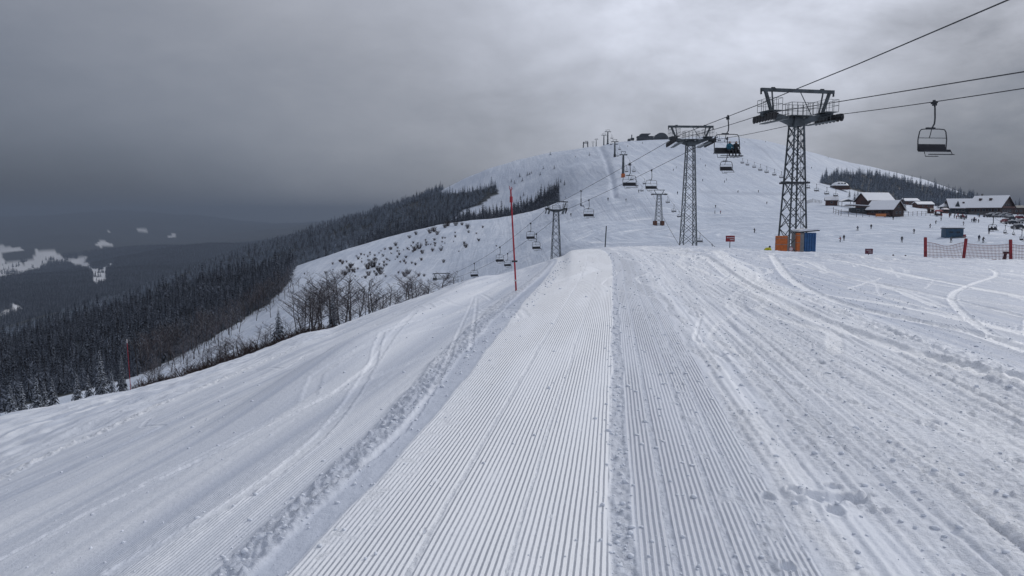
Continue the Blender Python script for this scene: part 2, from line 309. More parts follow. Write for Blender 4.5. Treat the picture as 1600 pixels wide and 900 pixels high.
def piste(x, y):
    """height offset, corduroy mask, corduroy pitch class, looseness, tone (strip lighting painted in)"""
    L = lat(x, y); M = y
    wob = .06 * vn(M / 1.3, L * 0 + 3.1, 3) + .03 * vn(M / .35, L * 0, 4)
    h = np.zeros_like(x); loose = np.zeros_like(x); tone = np.zeros_like(x)
    f1 = fbm(x / .16, y / .16, 3, 11); f2 = fbm(x / .05, y / .07, 2, 12); f0 = fbm(x / .9, y / 1.6, 3, 14)
    st = fbm(L / .22, M / 9, 3, 15); st2 = fbm(L / .07, M / 4.5, 2, 16); clod = np.maximum(0, fbm(x / .11, y / .12, 2, 21) - .42)
    # berm left of strip one
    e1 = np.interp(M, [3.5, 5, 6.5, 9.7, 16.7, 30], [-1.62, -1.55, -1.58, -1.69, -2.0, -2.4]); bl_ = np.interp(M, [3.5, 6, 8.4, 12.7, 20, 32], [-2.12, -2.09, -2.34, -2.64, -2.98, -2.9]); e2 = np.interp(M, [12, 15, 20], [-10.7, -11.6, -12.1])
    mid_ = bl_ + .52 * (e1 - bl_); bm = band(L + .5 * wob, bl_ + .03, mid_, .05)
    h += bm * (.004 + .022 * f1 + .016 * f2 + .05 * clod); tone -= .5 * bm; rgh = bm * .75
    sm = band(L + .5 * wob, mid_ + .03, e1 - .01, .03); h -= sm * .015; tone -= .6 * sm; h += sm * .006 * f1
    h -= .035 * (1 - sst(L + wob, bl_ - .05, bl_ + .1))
    # groomed strips
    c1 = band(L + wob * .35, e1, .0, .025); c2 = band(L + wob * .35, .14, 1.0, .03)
    rag = sst(fbm(x / .2, y / .45, 3, 41) + .8 * band(L, .55, 1.2, .2) * sst(-vn(x / 1.2, y / 2.2, 44), -.2, .5), .55, 1.0)
    seam = band(L + wob * .5, .0, .12, .015); h += seam * (-.010 + .010 * f1 + .010 * f2); tone -= .2 * seam; rgh = rgh + .8 * seam
    seams = np.zeros_like(x)
    for s0, wd in ((-.98, .016), (-.50, .010), (.33, .018), (.62, .012), (.80, .018)):
        seams += band(L + .25 * wob, s0 - wd, s0 + wd, .01)
    h += seams * (.005 * f1 + .006 * f2 - .006); tone -= .2 * seams; rgh = rgh + .8 * seams.clip(0, 1)
    cord = (c1 + c2) * (1 - .9 * seams.clip(0, 1)) * (.55 + .45 * sst(vn(L / .35, M / 3.5, 88), -.6, .3)) * (1 - .8 * sst(fbm(x / .09, y / .16, 2, 89), .75, 1.0)) * (1 - .75 * rag * (c2 + .35 * c1))
    cord *= 1 - .7 * sst(f1, .9, 1.4); h += (c2 * rag) * (.008 * f2 + .010 * f1)
    tone += (.75 + .25 * sst(y, 8, 20)) * c1 - .12 * c2; skew = sst(L, 0, .1) * (L < 2) + .5 * (L >= 2)  # ridge lighting painted into the snow colour: strip one lighter, strip two darker
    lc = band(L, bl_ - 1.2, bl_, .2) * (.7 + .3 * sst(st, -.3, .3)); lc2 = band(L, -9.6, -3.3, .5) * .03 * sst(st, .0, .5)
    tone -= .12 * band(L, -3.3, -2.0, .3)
    rc = band(L, 4.5, 12.0, .25) * .55 * sst(st, -.35, .35)
    cord = cord + lc * .34 + lc2 + rc
    # left slope: long streaks, faint rolls
    lf = 1 - sst(L, -2.4, -2.0)
    stL = fbm(L / .75, M / 16, 3, 115); lf = lf * 1.0
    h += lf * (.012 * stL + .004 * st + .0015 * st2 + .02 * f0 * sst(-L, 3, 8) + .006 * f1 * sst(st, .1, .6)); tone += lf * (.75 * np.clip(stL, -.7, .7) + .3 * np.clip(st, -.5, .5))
    h += .46 * np.exp(-((L + 5.1 + .07 * (M - 15)) / 1.25) ** 2) * sst(M, 8, 15)
    b2 = band(L + .25 * vn(M / 3, L * 0, 6), e2 - .25, e2 + .25, .15) * sst(vn(M / 1.1, L / .5, 61), -.5, .2)
    h += b2 * (.02 + .05 * f1 + .08 * clod); loose += .35 * b2
    out = 1 - sst(L, e2 - .7, e2 - .2); h += out * (.05 * f0 + .08 * vn(x / 2.2, y / 2.6, 33) + .05 * clod * sst(vn(x / 2, y / 2, 8), .1, .4))
    b3 = band(L + .4 * vn(M / 4, L * 0, 7), -17.6, -17.3, .1) * out * sst(vn(M / .9, L / .5, 62), -.2, .3); h += b3 * .05; loose += .8 * b3
    # right side: churned snow
    rt = sst(L + wob * 2, .98, 1.10) * (1 - sst(L, 4.1, 4.7)); smr = band(L + wob * 2.6 + .08 * vn(M / 1.1, L * 0 + 9, 66), 1.17, 1.47, .05) * (.35 + .65 * sst(vn(M / 1.6, L / .5, 67), -.35, .25))
    rough = rt * (1 - .92 * smr)
    patch = .35 + .65 * sst(vn(x / 1.1, y / 2.6, 51), -.35, .35)
    rgh = rgh + rough * (.45 + .55 * patch) + c2 * rag * .8 + .25 * c1 * rag; edg = band(L, e1, e1 + .28, .08) * sst(f1, -.2, .5); cord = cord * (1 - .8 * edg); rgh = rgh + .7 * edg; h += rough * patch * (.010 * f1 + .010 * f2 + .035 * clod) + rt * (.014 * st + .012 * st2) + smr * .01
    gru = np.maximum(0, .5 - np.abs(fbm(L / .38, M / 13, 2, 71))) ; h -= rough * .018 * sst(gru, .38, .5)
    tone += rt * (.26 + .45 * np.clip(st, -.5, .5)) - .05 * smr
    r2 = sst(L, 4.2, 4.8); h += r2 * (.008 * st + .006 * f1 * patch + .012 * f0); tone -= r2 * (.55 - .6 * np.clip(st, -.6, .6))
    h += .05 * band(L, 4.15, 4.5, .2) * (.5 + .6 * f1.clip(-.6, 1))
    # crest area on the right is trampled
    cr = sst(y, 26, 38) * sst(L, .6, 1.5); h += cr * (.07 * f0 + .02 * f1 + .05 * vn(x / 1.6, y / 2.8, 81)); tone += cr * .5 * np.clip(f0, -.6, .8); cord *= 1 - .9 * cr
    for pts, wd, dp, lo in TRKW:
        xs_ = [q[0] for q in pts]; ys_ = [q[1] for q in pts]; bb = (x > min(xs_) - 1) & (x < max(xs_) + 1) & (y > min(ys_) - 1) & (y < max(ys_) + 1)
        d = np.full(x.shape, 9.0); d[bb] = segdist(x[bb], y[bb], pts) + .02 * f1[bb]; ig = np.where(bb)
        if not bb.any(): continue
        k = 1 - sst(d, wd * .7, wd * 1.15); e = np.exp(-((d - wd * 1.25) / (wd * .35)) ** 2)
        h += -dp * k + abs(dp) * .6 * e; loose = np.maximum(loose, lo * k * (.85 + .3 * f1.clip(-1, 1))); cord *= 1 - .85 * k
    for px, py, a, b, dp in FOOT:
        fx, fy = hit_near(px, py); q = ((x - fx) / (a * .5)) ** 2 + ((y - fy) / (b * .9)) ** 2
        h += -dp * (1 - sst(q, .5, 1.6)) + dp * .35 * np.exp(-((np.sqrt(q) - 1.6) / .35) ** 2); cord *= 1 - .9 * (1 - sst(q, .8, 2))
    h *= 1 - .35 * sst(y, 30, 60); rgh = rgh + .45 * r2 * patch + .8 * b2 + .25 * out + .6 * cr
    return L, h, cord.clip(0, 1), loose.clip(-1, 1), tone.clip(-1, 1), rgh.clip(0, 1), skew
# ---------------------------------------------------------------- snow materials
def snow_near():
    m = bpy.data.materials.new('groomed_snow'); m.use_nodes = True; t = m.node_tree; b = t.nodes['Principled BSDF']; g = G(t)
    A = lambda n: g.n('ShaderNodeAttribute', attribute_name=n).outputs['Fac']
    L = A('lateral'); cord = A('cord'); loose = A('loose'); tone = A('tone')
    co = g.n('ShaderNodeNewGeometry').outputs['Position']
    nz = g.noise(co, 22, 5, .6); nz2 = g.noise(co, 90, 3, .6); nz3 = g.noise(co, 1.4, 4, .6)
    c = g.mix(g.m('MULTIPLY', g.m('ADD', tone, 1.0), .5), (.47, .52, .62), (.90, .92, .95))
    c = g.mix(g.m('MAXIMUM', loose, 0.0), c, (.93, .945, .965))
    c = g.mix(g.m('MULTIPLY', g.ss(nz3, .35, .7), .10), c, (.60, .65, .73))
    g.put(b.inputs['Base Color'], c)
    Lw = g.m('ADD', L, g.m('MULTIPLY', g.m('SUBTRACT', nz3, .5), .012))
    ph = g.m('MULTIPLY', Lw, 2 * math.pi / .046); rgh = A('rough'); skew = A('skew')
    fr = g.m('FRACT', g.m('DIVIDE', Lw, .0325)); aa = g.m('MULTIPLY_ADD', skew, -.16, .58)
    w = g.m('MINIMUM', g.m('DIVIDE', fr, aa), g.m('DIVIDE', g.m('SUBTRACT', 1.0, fr), g.m('SUBTRACT', 1.0, aa))); w = g.ss(w, -.12, 1.12)
    hc = g.m('MULTIPLY', g.m('MULTIPLY', w, cord), g.m('MULTIPLY_ADD', skew, .001, .0120))
    hc = g.m('MULTIPLY', hc, g.ss(nz, .25, .5, .75, 1.0))
    nr = g.noise(co, 14, 6, .68, .4)
    hn = g.m('ADD', g.m('MULTIPLY', g.m('SUBTRACT', nz, .5), g.m('ADD', .004, g.m('MULTIPLY', g.m('SUBTRACT', 1.0, cord), .006))), g.m('MULTIPLY', g.m('SUBTRACT', nz2, .5), .0025))
    hn = g.m('ADD', hn, g.m('MULTIPLY', g.m('MULTIPLY', g.ss(nr, .28, .66), rgh), .0115))
    bp = g.n('ShaderNodeBump'); bp.inputs['Distance'].default_value = 1.0; bp.inputs['Strength'].default_value = 1.0
    g.put(bp.inputs['Height'], g.m('ADD', hc, hn)); g.put(b.inputs['Normal'], bp.outputs[0])
    b.inputs['Roughness'].default_value = .55; b.inputs['Specular IOR Level'].default_value = .25
    return m
def snow_far():
    m = bpy.data.materials.new('mountain_snow'); m.use_nodes = True; t = m.node_tree; b = t.nodes['Principled BSDF']; g = G(t)
    A = lambda n: g.n('ShaderNodeAttribute', attribute_name=n).outputs['Fac']
    wood = A('wood'); tone = A('tone')
    co = g.n('ShaderNodeNewGeometry').outputs['Position']
    n1 = g.noise(co, .02, 6, .6, .6); n2 = g.noise(co, .35, 5, .65, .4); n3 = g.noise(co, 2.5, 4, .6)
    mp = g.n('ShaderNodeMapping'); g.put(mp.inputs[0], co); mp.inputs['Rotation'].default_value = (0, 0, .45); mp.inputs['Scale'].default_value = (.35, .02, .02)
    n4 = g.noise(mp.outputs[0], 1.0, 6, .65, .8)
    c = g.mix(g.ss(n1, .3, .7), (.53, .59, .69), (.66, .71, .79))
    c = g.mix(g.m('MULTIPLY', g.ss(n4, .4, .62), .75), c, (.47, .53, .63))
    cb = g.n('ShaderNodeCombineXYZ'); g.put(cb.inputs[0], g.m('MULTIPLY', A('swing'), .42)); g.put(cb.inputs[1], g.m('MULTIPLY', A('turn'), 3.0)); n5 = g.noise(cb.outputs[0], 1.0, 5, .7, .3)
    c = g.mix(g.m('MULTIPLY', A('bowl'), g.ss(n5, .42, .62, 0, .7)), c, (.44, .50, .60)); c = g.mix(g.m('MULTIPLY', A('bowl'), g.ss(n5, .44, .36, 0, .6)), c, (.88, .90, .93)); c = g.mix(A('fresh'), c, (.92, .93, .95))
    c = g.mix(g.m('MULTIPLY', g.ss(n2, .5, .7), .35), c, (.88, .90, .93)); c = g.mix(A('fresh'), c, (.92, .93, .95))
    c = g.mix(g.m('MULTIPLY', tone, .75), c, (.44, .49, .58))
    wf = g.m('MULTIPLY', wood, g.ss(n2, .25, .55, .86, 1.0))
    c = g.mix(wf, c, (.028, .032, .034))
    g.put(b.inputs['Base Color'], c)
    bp = g.n('ShaderNodeBump'); bp.inputs['Distance'].default_value = 1.0
    g.put(bp.inputs['Height'], g.m('ADD', g.m('MULTIPLY', n2, .5), g.m('ADD', g.m('MULTIPLY', n3, .10), g.m('MULTIPLY', n4, .5)))); g.put(b.inputs['Normal'], bp.outputs[0])
    b.inputs['Roughness'].default_value = .7; b.inputs['Specular IOR Level'].default_value = .15
    return m
M_NEAR = snow_near(); M_FAR = snow_far()
# ---------------------------------------------------------------- sheets
def colgrid(fine, coarse):
    f = np.radians(np.linspace(-39.5, 39.5, fine)); a = np.radians(39.5 + (140.5) * (np.linspace(0, 1, coarse + 1)[1:]) ** 1.3)
    return np.concatenate([-a[::-1], f, a])
def gridfaces(nr, nc):
    i = np.arange(nr - 1)[:, None] * nc + np.arange(nc - 1)[None]; return np.stack([i, i + 1, i + nc + 1, i + nc], -1).reshape(-1, 4)[:, ::-1]
th = colgrid(1000, 26)
rE = pch(th, KR[5:6])[0]
NR = 560
t = np.linspace(0, 1, NR)[:, None]
r0 = 2.85; R = r0 * (rE[None] * 1.10 / r0) ** t
inner = np.linspace(.02, 1, 16)[:-1][:, None] * r0 * np.ones_like(rE)[None]
R = np.concatenate([inner, R]); NRt = R.shape[0]
X_ = R * np.sin(th)[None]; Y_ = R * np.cos(th)[None]
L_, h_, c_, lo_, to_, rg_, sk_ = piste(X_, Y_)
Zb = baseZ(X_, Y_)
h_ *= (1 - sst(R / rE[None], 1.02, 1.09))
V = np.stack([X_, Y_, Zb + h_], -1).reshape(-1, 3)
me = npmesh('snow_piste', V, gridfaces(NRt, len(th)), [M_NEAR])
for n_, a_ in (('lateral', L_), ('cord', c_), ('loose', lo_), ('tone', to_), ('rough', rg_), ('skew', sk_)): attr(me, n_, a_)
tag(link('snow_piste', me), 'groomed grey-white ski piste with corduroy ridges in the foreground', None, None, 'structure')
# far sheet
th2 = colgrid(620, 22); rE2 = pch(th2, KR[5:6])[0]; NF = 330
q = np.linspace(0, 1, NF)[:, None]
qq = np.interp(q[:, 0], [0, .74, 1], [0, 1, 2])[:, None]
R2 = np.where(qq < 1, (rE2[None] * 1.085) * (1200 / (rE2[None] * 1.085)) ** qq.clip(0, 1), 1200 * (16000 / 1200) ** (qq - 1).clip(0, 1))
X2 = R2 * np.sin(th2)[None]; Y2 = R2 * np.cos(th2)[None]; Z2 = gz(X2, Y2)
first = np.zeros_like(R2); first[0] = -.004; Z2 += first
# valley fields: everything else down there is wood
def poly_in(px, py, poly):
    ins = np.zeros(px.shape, bool); n = len(poly)
    for i in range(n):
        (x0, y0), (x1, y1) = poly[i], poly[(i + 1) % n]
        c = ((y0 > py) != (y1 > py)) & (px < (x1 - x0) * (py - y0) / (y1 - y0 + 1e-12) + x0); ins ^= c
    return ins
FIELDS = [[(-300, 375), (0, 383), (6, 387), (10, 388), (30, 388), (38, 393), (20, 394), (5, 396), (0, 404), (8, 408), (36, 412), (52, 405), (57, 395), (55, 391), (92, 396), (96, 403), (120, 406), (122, 400), (137, 402), (136, 410), (110, 411), (80, 411), (65, 418), (63, 424), (40, 430), (10, 439), (-60, 445), (-300, 450)],
          [(105, 412), (134, 409), (145, 421), (160, 421), (170, 412), (178, 414), (172, 421), (165, 430), (168, 443), (150, 448), (144, 447), (146, 433), (138, 424), (120, 419)],
          [(149, 382), (158, 377), (178, 384), (170, 388), (152, 387)], [(153, 362), (176, 360), (174, 363), (154, 364)], [(212, 360), (230, 359), (228, 363), (215, 363)], [(262, 368), (273, 367), (274, 371), (264, 372)],
          [(-60, 496), (0, 490), (16, 483), (14, 478), (20, 475), (37, 482), (36, 486), (22, 490), (0, 500), (-60, 510)], [(8, 452), (13, 452), (15, 458), (9, 460)]]
def valley_wood(x, y, z):
    px, py = proj(x, np.maximum(y, 1), z); jx = px + 1.8 * vn(x / 45, y / 45, 91) + 1.2 * vn(x / 16, y / 16, 95); jy = py + 1.0 * vn(x / 40, y / 70, 92) + .8 * vn(x / 14, y / 24, 98) + 1.5
    fld = np.zeros(x.shape, bool)
    for p in FIELDS: fld |= poly_in(jx, jy, p)
    rnd = (fbm(x / 420, y / 420, 3, 97) > .62) & (np.abs(px - 800) > 900)
    return ~(fld | rnd)
def strip_line(px): return np.interp(px, [-400, 0, 200, 250, 300, 360, 420, 448, 456, 470], [740, 645, 592, 570, 545, 512, 474, 446, 425, 405])
F_BAND = [(560, 345), (640, 318), (690, 303), (730, 301), (758, 294), (774, 290), (778, 303), (755, 316), (722, 330), (700, 352), (640, 365), (560, 390)]
F_RIGHT = [(1283, 286), (1290, 275), (1350, 272), (1400, 279), (1440, 289), (1480, 299), (1530, 308), (1530, 322), (1480, 323), (1440, 319), (1395, 313), (1362, 305), (1330, 296)]
F_LOW = [(640, 300), (700, 335), (745, 331), (800, 324), (870, 300), (875, 325), (840, 340), (800, 352), (700, 380), (600, 400)]
def wood_mask(x, y, z, r):
    """which forest a ground point belongs to (0 none)"""
    px, py = proj(x, np.maximum(y, 1), z); jit = 3 * vn(x / 14, y / 14, 77); k = np.zeros(x.shape, int)
    nearw = (r > 130) & (r < 470) & (px < 470) & (py + jit < strip_line(px)); k[nearw & (y > 0)] = 1
    k[(r > 445) & (r < 900) & (px < 690 + jit * 3) & (y > 0)] = 2
    k[(r > 500) & (r < 900) & poly_in(px + jit, py + jit * .6, F_BAND) & (y > 0)] = 2
    k[(r > 445) & (r < 540) & (px > 560) & (px < 872 + jit) & (y > 0)] = 3
    k[(r > 445) & (r < 800) & (y > 0) & poly_in(px + jit, py + jit * .4, F_RIGHT)] = 4
    k[(r > 1250)] = 5
    return k
wk = wood_mask(X2, Y2, Z2, R2); wood = (wk > 0).astype(float)
vw = valley_wood(X2, Y2, Z2); wood = np.where(R2 > 1300, vw, wood)
wood[(R2 > 900) & (R2 <= 1300)] = 0.6
wood[(R2 > 780) & (R2 <= 1500) & (th2[None] < math.radians(-8))] = 1.0
# graded runs and tracks on the far hill
pxx, pyy = proj(X2, np.maximum(Y2, 1), Z2)
tone2 = np.zeros_like(X2)
def ptrack(pts, wd):
    d = segdist(pxx, pyy, pts); return (1 - sst(d, wd * .5, wd)) * (Y2 > 0)
for pts, wd in (([(938, 228), (948, 250), (957, 280), (960, 305)], 3), ([(1165, 216), (1190, 232), (1215, 258), (1232, 275)], 1.6), ([(965, 305), (1000, 318), (1020, 335), (1025, 350)], 5), ([(1095, 300), (1140, 302), (1230, 303)], 3), ([(1045, 350), (1080, 365), (1120, 395)], 3)):
    tone2 = np.maximum(tone2, ptrack(pts, wd))
bc = hit(1487, 372, 120); dd = np.hypot((X2 - bc.x) * .8, Y2 - bc.y - 10); an = np.arctan2(X2 - bc.x, Y2 - bc.y)
flat = (Y2 > 90) * (X2 > 5) * (dd < 170) * (Z2 < 8); arcs = fbm(dd / 3.2, an * 1.2, 3, 301)
tone2 = np.maximum(tone2, flat * sst(arcs, .05, .7) * .8); Z2 += flat * .12 * arcs
fl2 = ((Z2 > 4) & (R2 < 900) & (Y2 > 0)); ar2 = fbm(X2 / 6 + Y2 / 40, Y2 / 90, 3, 305); tone2 = np.maximum(tone2, fl2 * sst(ar2, .2, .8) * .55)
Z2 -= .9 * ptrack([(938, 228), (948, 250), (957, 280), (960, 305)], 5)
me = npmesh('mountain_terrain', np.stack([X2, Y2, Z2], -1).reshape(-1, 3), gridfaces(NF, len(th2)), [M_FAR])
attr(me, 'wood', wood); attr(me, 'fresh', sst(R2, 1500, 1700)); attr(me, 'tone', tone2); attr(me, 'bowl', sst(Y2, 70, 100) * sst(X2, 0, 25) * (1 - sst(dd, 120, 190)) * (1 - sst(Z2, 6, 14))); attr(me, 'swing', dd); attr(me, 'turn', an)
tag(link('mountain_terrain', me), 'snow-covered mountain slopes and wooded valley', None, None, 'structure')

# ---- loose snow clods lying on the piste
def clods():
    r = np.random.default_rng(5); n = 4600
    M = 2.9 * (34 / 2.9) ** r.random(n); which = r.random(n); L = np.where(which < .62, r.uniform(.2, 6.5, n), np.where(which < .75, r.normal(-1.95, .14, n), np.where(which < .9, r.uniform(-12, 1, n), r.normal(.06, .05, n))))
    x = L + .137 * M - .0024 * np.maximum(0, M - 24) ** 2; y = M; Lh = piste(x, y)[1]; z = baseZ(x, y) + Lh
    s = np.minimum(np.exp(r.normal(-5.15, .5, n)), .016) * (1 + M / 20); t = (1 + 5 ** .5) / 2
    ico = np.array([(-1, t, 0), (1, t, 0), (-1, -t, 0), (1, -t, 0), (0, -1, t), (0, 1, t), (0, -1, -t), (0, 1, -t), (t, 0, -1), (t, 0, 1), (-t, 0, -1), (-t, 0, 1)]) / 1.9
    F_ = np.array([(0, 11, 5), (0, 5, 1), (0, 1, 7), (0, 7, 10), (0, 10, 11), (1, 5, 9), (5, 11, 4), (11, 10, 2), (10, 7, 6), (7, 1, 8), (3, 9, 4), (3, 4, 2), (3, 2, 6), (3, 6, 8), (3, 8, 9), (4, 9, 5), (2, 4, 11), (6, 2, 10), (8, 6, 7), (9, 8, 1)])
    V = ico[None] * (1 + r.uniform(-.3, .35, (n, 12, 1))) * s[:, None, None] * np.stack([r.uniform(.8, 1.5, n), r.uniform(.8, 1.5, n), r.uniform(.6, .95, n)], -1)[:, None]
    V = V + np.stack([x, y, z + s * .25], -1)[:, None]; Fq = (F_[None] + (np.arange(n) * 12)[:, None, None]).reshape(-1, 3)
    o = link('snow_clods', npmesh('snow_clods', V.reshape(-1, 3), Fq, [mat('clod_snow', (.70, .74, .81), .7, 0, .08, 30)])); tag(o, 'small loose snow clods scattered over the churned piste', None, None, 'stuff')
clods()
# ================================================================ materials for objects
M_STEEL = mat('weathered_galvanised_steel', (.085, .10, .112), .6, .4, .45, 1.6)
M_STEELD = mat('dark_painted_steel', (.045, .05, .058), .5, .3, .25, 6.0)
M_RUBBER = mat('sheave_rubber', (.022, .022, .025), .7, 0, .3, 9)
M_ROPE = mat('steel_rope', (.05, .053, .06), .6, .5, .2, 30)
M_SEAT = mat('chair_padding', (.018, .02, .028), .65, 0, .3, 12)
M_GRATE = mat('walkway_grating', (.13, .145, .15), .6, .5, .2, 8)
M_SNOWP = mat('settled_snow', (.80, .825, .87), .6, 0, .05, 6, bump=.05)
M_ORANGE = mat('orange_safety_padding', (.50, .125, .025), .6, 0, .2, 5, bump=.02)
M_GREYPAD = mat('grey_padding', (.22, .21, .21), .65, 0, .15, 5)
M_BLUE = mat('blue_corrugated_metal', (.03, .11, .27), .5, .1, .2, 4)
M_REDP = mat('faded_red_paint', (.25, .022, .03), .5, 0, .35, 4)
M_RED = mat('red_plastic', (.36, .018, .035), .45, 0, .2, 10)
M_NET = mat('orange_red_netting', (.22, .07, .075), .7)
M_WHITE = mat('white_lettering', (.62, .58, .6), .6)
M_YELL = mat('yellow_fabric', (.50, .47, .02), .7, 0, .3, 6)
M_BLACK = mat('black_fabric', (.012, .013, .018), .8, 0, .3, 10)
# ================================================================ chairlift towers
def lattice(root, h, w0, w1, fine, n=None):
    """four tapering legs and zigzag braces up to height h"""
    n = n or max(6, int(h / ((w0 + w1) / 2) * 1.15))
    C = lambda z, i: Vector(((w0 + (w1 - w0) * z / h) / 2 * (1, -1, -1, 1)[i], (w0 + (w1 - w0) * z / h) / 2 * (1, 1, -1, -1)[i], z))
    lr = .075 if fine else .09
    legs = MB()
    for i in range(4):
        b = legs if not fine else MB(); a0, a1 = C(0, i), C(h, i); b.tube([a0, a1], lr, 4)
        if fine: b.obj('leg', root, M_STEEL)
    if not fine: legs.obj('leg_frame', root, M_STEEL)
    br = MB()
    zs = [h * (1 - (1 - k / n) ** 1.12) for k in range(n + 1)]
    for k in range(n):
        for i in range(4):
            j = (i + 1) % 4; a, b_ = C(zs[k], i), C(zs[k + 1], j); c, d = C(zs[k], j), C(zs[k + 1], i)
            if fine:
                for p, q_ in ((a, b_), (c, d)):
                    s = MB(); s.tube([p, q_], .034, 4); s.obj('brace', root, M_STEEL)
            else: br.tube([a, b_], .045, 3); br.tube([c, d], .045, 3)
    if not fine: br.obj('lattice_bracing', root, M_STEEL)
def sheave_bank(root, x, z, slope, fine, n=8, length=5.6, side=1):
    rb = empty('sheave_bank', (x, 0, z)); rb.parent = root; rb.rotation_euler = (slope, 0, -root.rotation_euler.z)
    b = MB(); b.box((side * .13, 0, -.22), (.08, length, .14))
    for k in range(n // 2): b.box((side * .13, (k - (n / 2 - 1) / 2) * length / (n / 2), -.12), (.06, length / n * 1.2, .16))
    b.obj('bank_beam', rb, M_STEELD)
    w = MB(); w.tube([(-.07, 0, 0), (-.05, 0, 0), (.05, 0, 0), (.07, 0, 0)], [.27, .30, .30, .27], 14)
    me = w.mesh('sheave', M_RUBBER)
    if fine:
        for k in range(n): link('sheave', me, rb, (0, (k - (n - 1) / 2) * length / n, -.33))
    else:
        w = MB()
        for k in range(n): y = (k - (n - 1) / 2) * length / n; w.tube([(-.07, y, -.33), (.07, y, -.33)], .28, 8)
        w.obj('sheaves', rb, M_RUBBER)
    c = MB(); c.box((side * .75, 0, -.62), (.45, length * .98, .06)); 
    for k in range(9): c.box((side * .98, -length * .48 + k * length * .12, -.42), (.03, .03, .4))
    c.tube([(side * .98, -length * .49, -.22), (side * .98, length * .49, -.22)], .022, 4)
    c.obj('bank_walkway', rb, M_GRATE)
    return rb
def railing(b, x0, x1, y0, y1, z, hh=1.05, step=.75, r=.022):
    for (ax, ay, bx, by) in ((x0, y0, x1, y0), (x0, y1, x1, y1), (x0, y0, x0, y1), (x1, y0, x1, y1)):
        L = math.hypot(bx - ax, by - ay); n = max(1, round(L / step))
        for k in range(n + 1): t = k / n; b.tube([(ax + (bx - ax) * t, ay + (by - ay) * t, z), (ax + (bx - ax) * t, ay + (by - ay) * t, z + hh)], r, 4)
        for q_ in (hh, hh * .52): b.tube([(ax, ay, z + q_), (bx, by, z + q_)], r, 4)
def big_tower(base, h, yaw, label, w0, w1, gauge, toph, fine, slope, group, extra=False):
    r = empty('lift_tower', base, yaw, label, 'lift tower', group); g2 = gauge / 2
    lattice(r, h - .5, w0, w1, fine)
    b = MB(); b.box((0, 0, h - .35), (w1 * 1.15, w1 * 1.15, .3)); b.frustum((0, 0, h - .22), (w1 * 1.1, w1 * 1.1), (w1 * .85, w1 * .8), .45); b.obj('mast_head', r, M_STEEL)
    for s in (-1, 1):                                  # cranked box arm rising to each side
        b = MB(); pts = [(s * .2, h - .25, .62), (s * 1.3, h + .12, .5), (s * (g2 - .2), h + .42, .42), (s * (g2 + .35), h + .46, .34)]
        for (xa, za, da), (xb, zb, db) in zip(pts[:-1], pts[1:]):
            vs = [(x, y, z + e * d / 2) for x, z, d in ((xa, za, da), (xb, zb, db)) for y in (-.24, .24) for e in (-1, 1)]
            b.add(vs, [(0, 1, 3, 2), (4, 6, 7, 5), (0, 4, 5, 1), (2, 3, 7, 6), (0, 2, 6, 4), (1, 5, 7, 3)])
        b.obj('cross_arm', r, M_STEEL)
        b = MB(); b.box((s * g2, 0, h + .22), (.22, .22, .5)); b.obj('arm_hanger', r, M_STEELD)
        # gantry legs
        tx = g2 + .2
        b = MB(); b.tube([(s * (g2 - .55), 0, h + .5), (s * (tx - .1), 0, h + toph)], .15, 4); b.obj('gantry_leg', r, M_STEEL)
        b = MB(); b.tube([(s * (g2 - .75), .1, h + .5), (s * (g2 - .75 + .25), 0, h + toph - .05)], .065, 4); b.obj('gantry_strut', r, M_STEEL)
        b = MB(); b.box((s * (tx + .25), 0, h + toph - .16), (.10, .12, .42)); b.obj('end_hook', r, M_STEELD); b = MB(); b.box((s * (g2 - .6), 0, h + toph + .16), (.3, .16, .12)); b.obj('lifting_eye', r, M_STEELD)
        sheave_bank(r, s * (g2 + .1), h + (.45 if extra else .25), slope, fine, side=-s)
        b = MB(); b.box((s * (g2 - .3), -.1, h + .62), (1.1, 1.9, .04)); railing(b, s * (g2 - .85), s * (g2 + .25), -1.05, .85, h + .64, .95, .55, .018); b.obj('platform_railing', r, M_GRATE)
    b = MB(); b.box((0, 0, h + toph), (gauge + .95, .24, .26)); b.obj('top_beam', r, M_STEEL)
    b = MB(); b.tube([(.25, 0, h + toph - .1), (1.45, 0, h + .2)], .035, 4); b.obj('stay_rod', r, M_STEEL)
    b = MB(); b.box((0, -.1, h + .30), (1.9, 1.4, .05)); railing(b, -.95, .95, -.8, .6, h + .32, 1.0, .5); b.obj('centre_railing', r, M_GRATE)
    b = MB(); x0, x1 = w0 / 2 + .08, w1 / 2 + .08                          # rung pegs up one side
    for k in range(int(h / .45)):
        z = .5 + k * .45; t = z / h; b.box((x0 + (x1 - x0) * t, 0, z), (.03, .36, .03))
    for yy in (-.18, .18): b.tube([(x0, yy, 0), (x1, yy, h - .3)], .02, 4)
    b.obj('ladder', r, M_STEEL)
    for k in range(7):
        z = h * (.12 + .11 * k); hw = (w0 + (w1 - w0) * z / h) / 2
        for q_, w_, z_ in ((1, .3, z), (-1, .24, z + .5)): b = MB(); b.box((q_ * (hw + w_ / 2), q_ * hw, z_), (w_, .05, .05)); b.obj('step_bracket', r, M_STEELD)
    if extra:
        b = MB(); z = h * .56; hw = (w0 + (w1 - w0) * .56) / 2 + .25; b.box((0, 0, z), (hw * 2.0, hw * 2.0, .14)); b.box((-hw - .2, -hw * .4, z + .05), (.5, .5, .1)); b.obj('rest_platform', r, M_STEELD)
    return r
def rel(a, b): return math.atan2(b.y - a.y, b.x - a.x) - math.pi / 2
GT = 'lattice towers of the chairlift'
G1, G2 = 5.6, 4.9
T1b = Vector((23.2, 61, 0)); T1b.z = P(1243, 188, 61).z - 11.5
T2b = Vector((22.95, 96, 0)); T2b.z = P(1077, 222, 96).z - 14.6
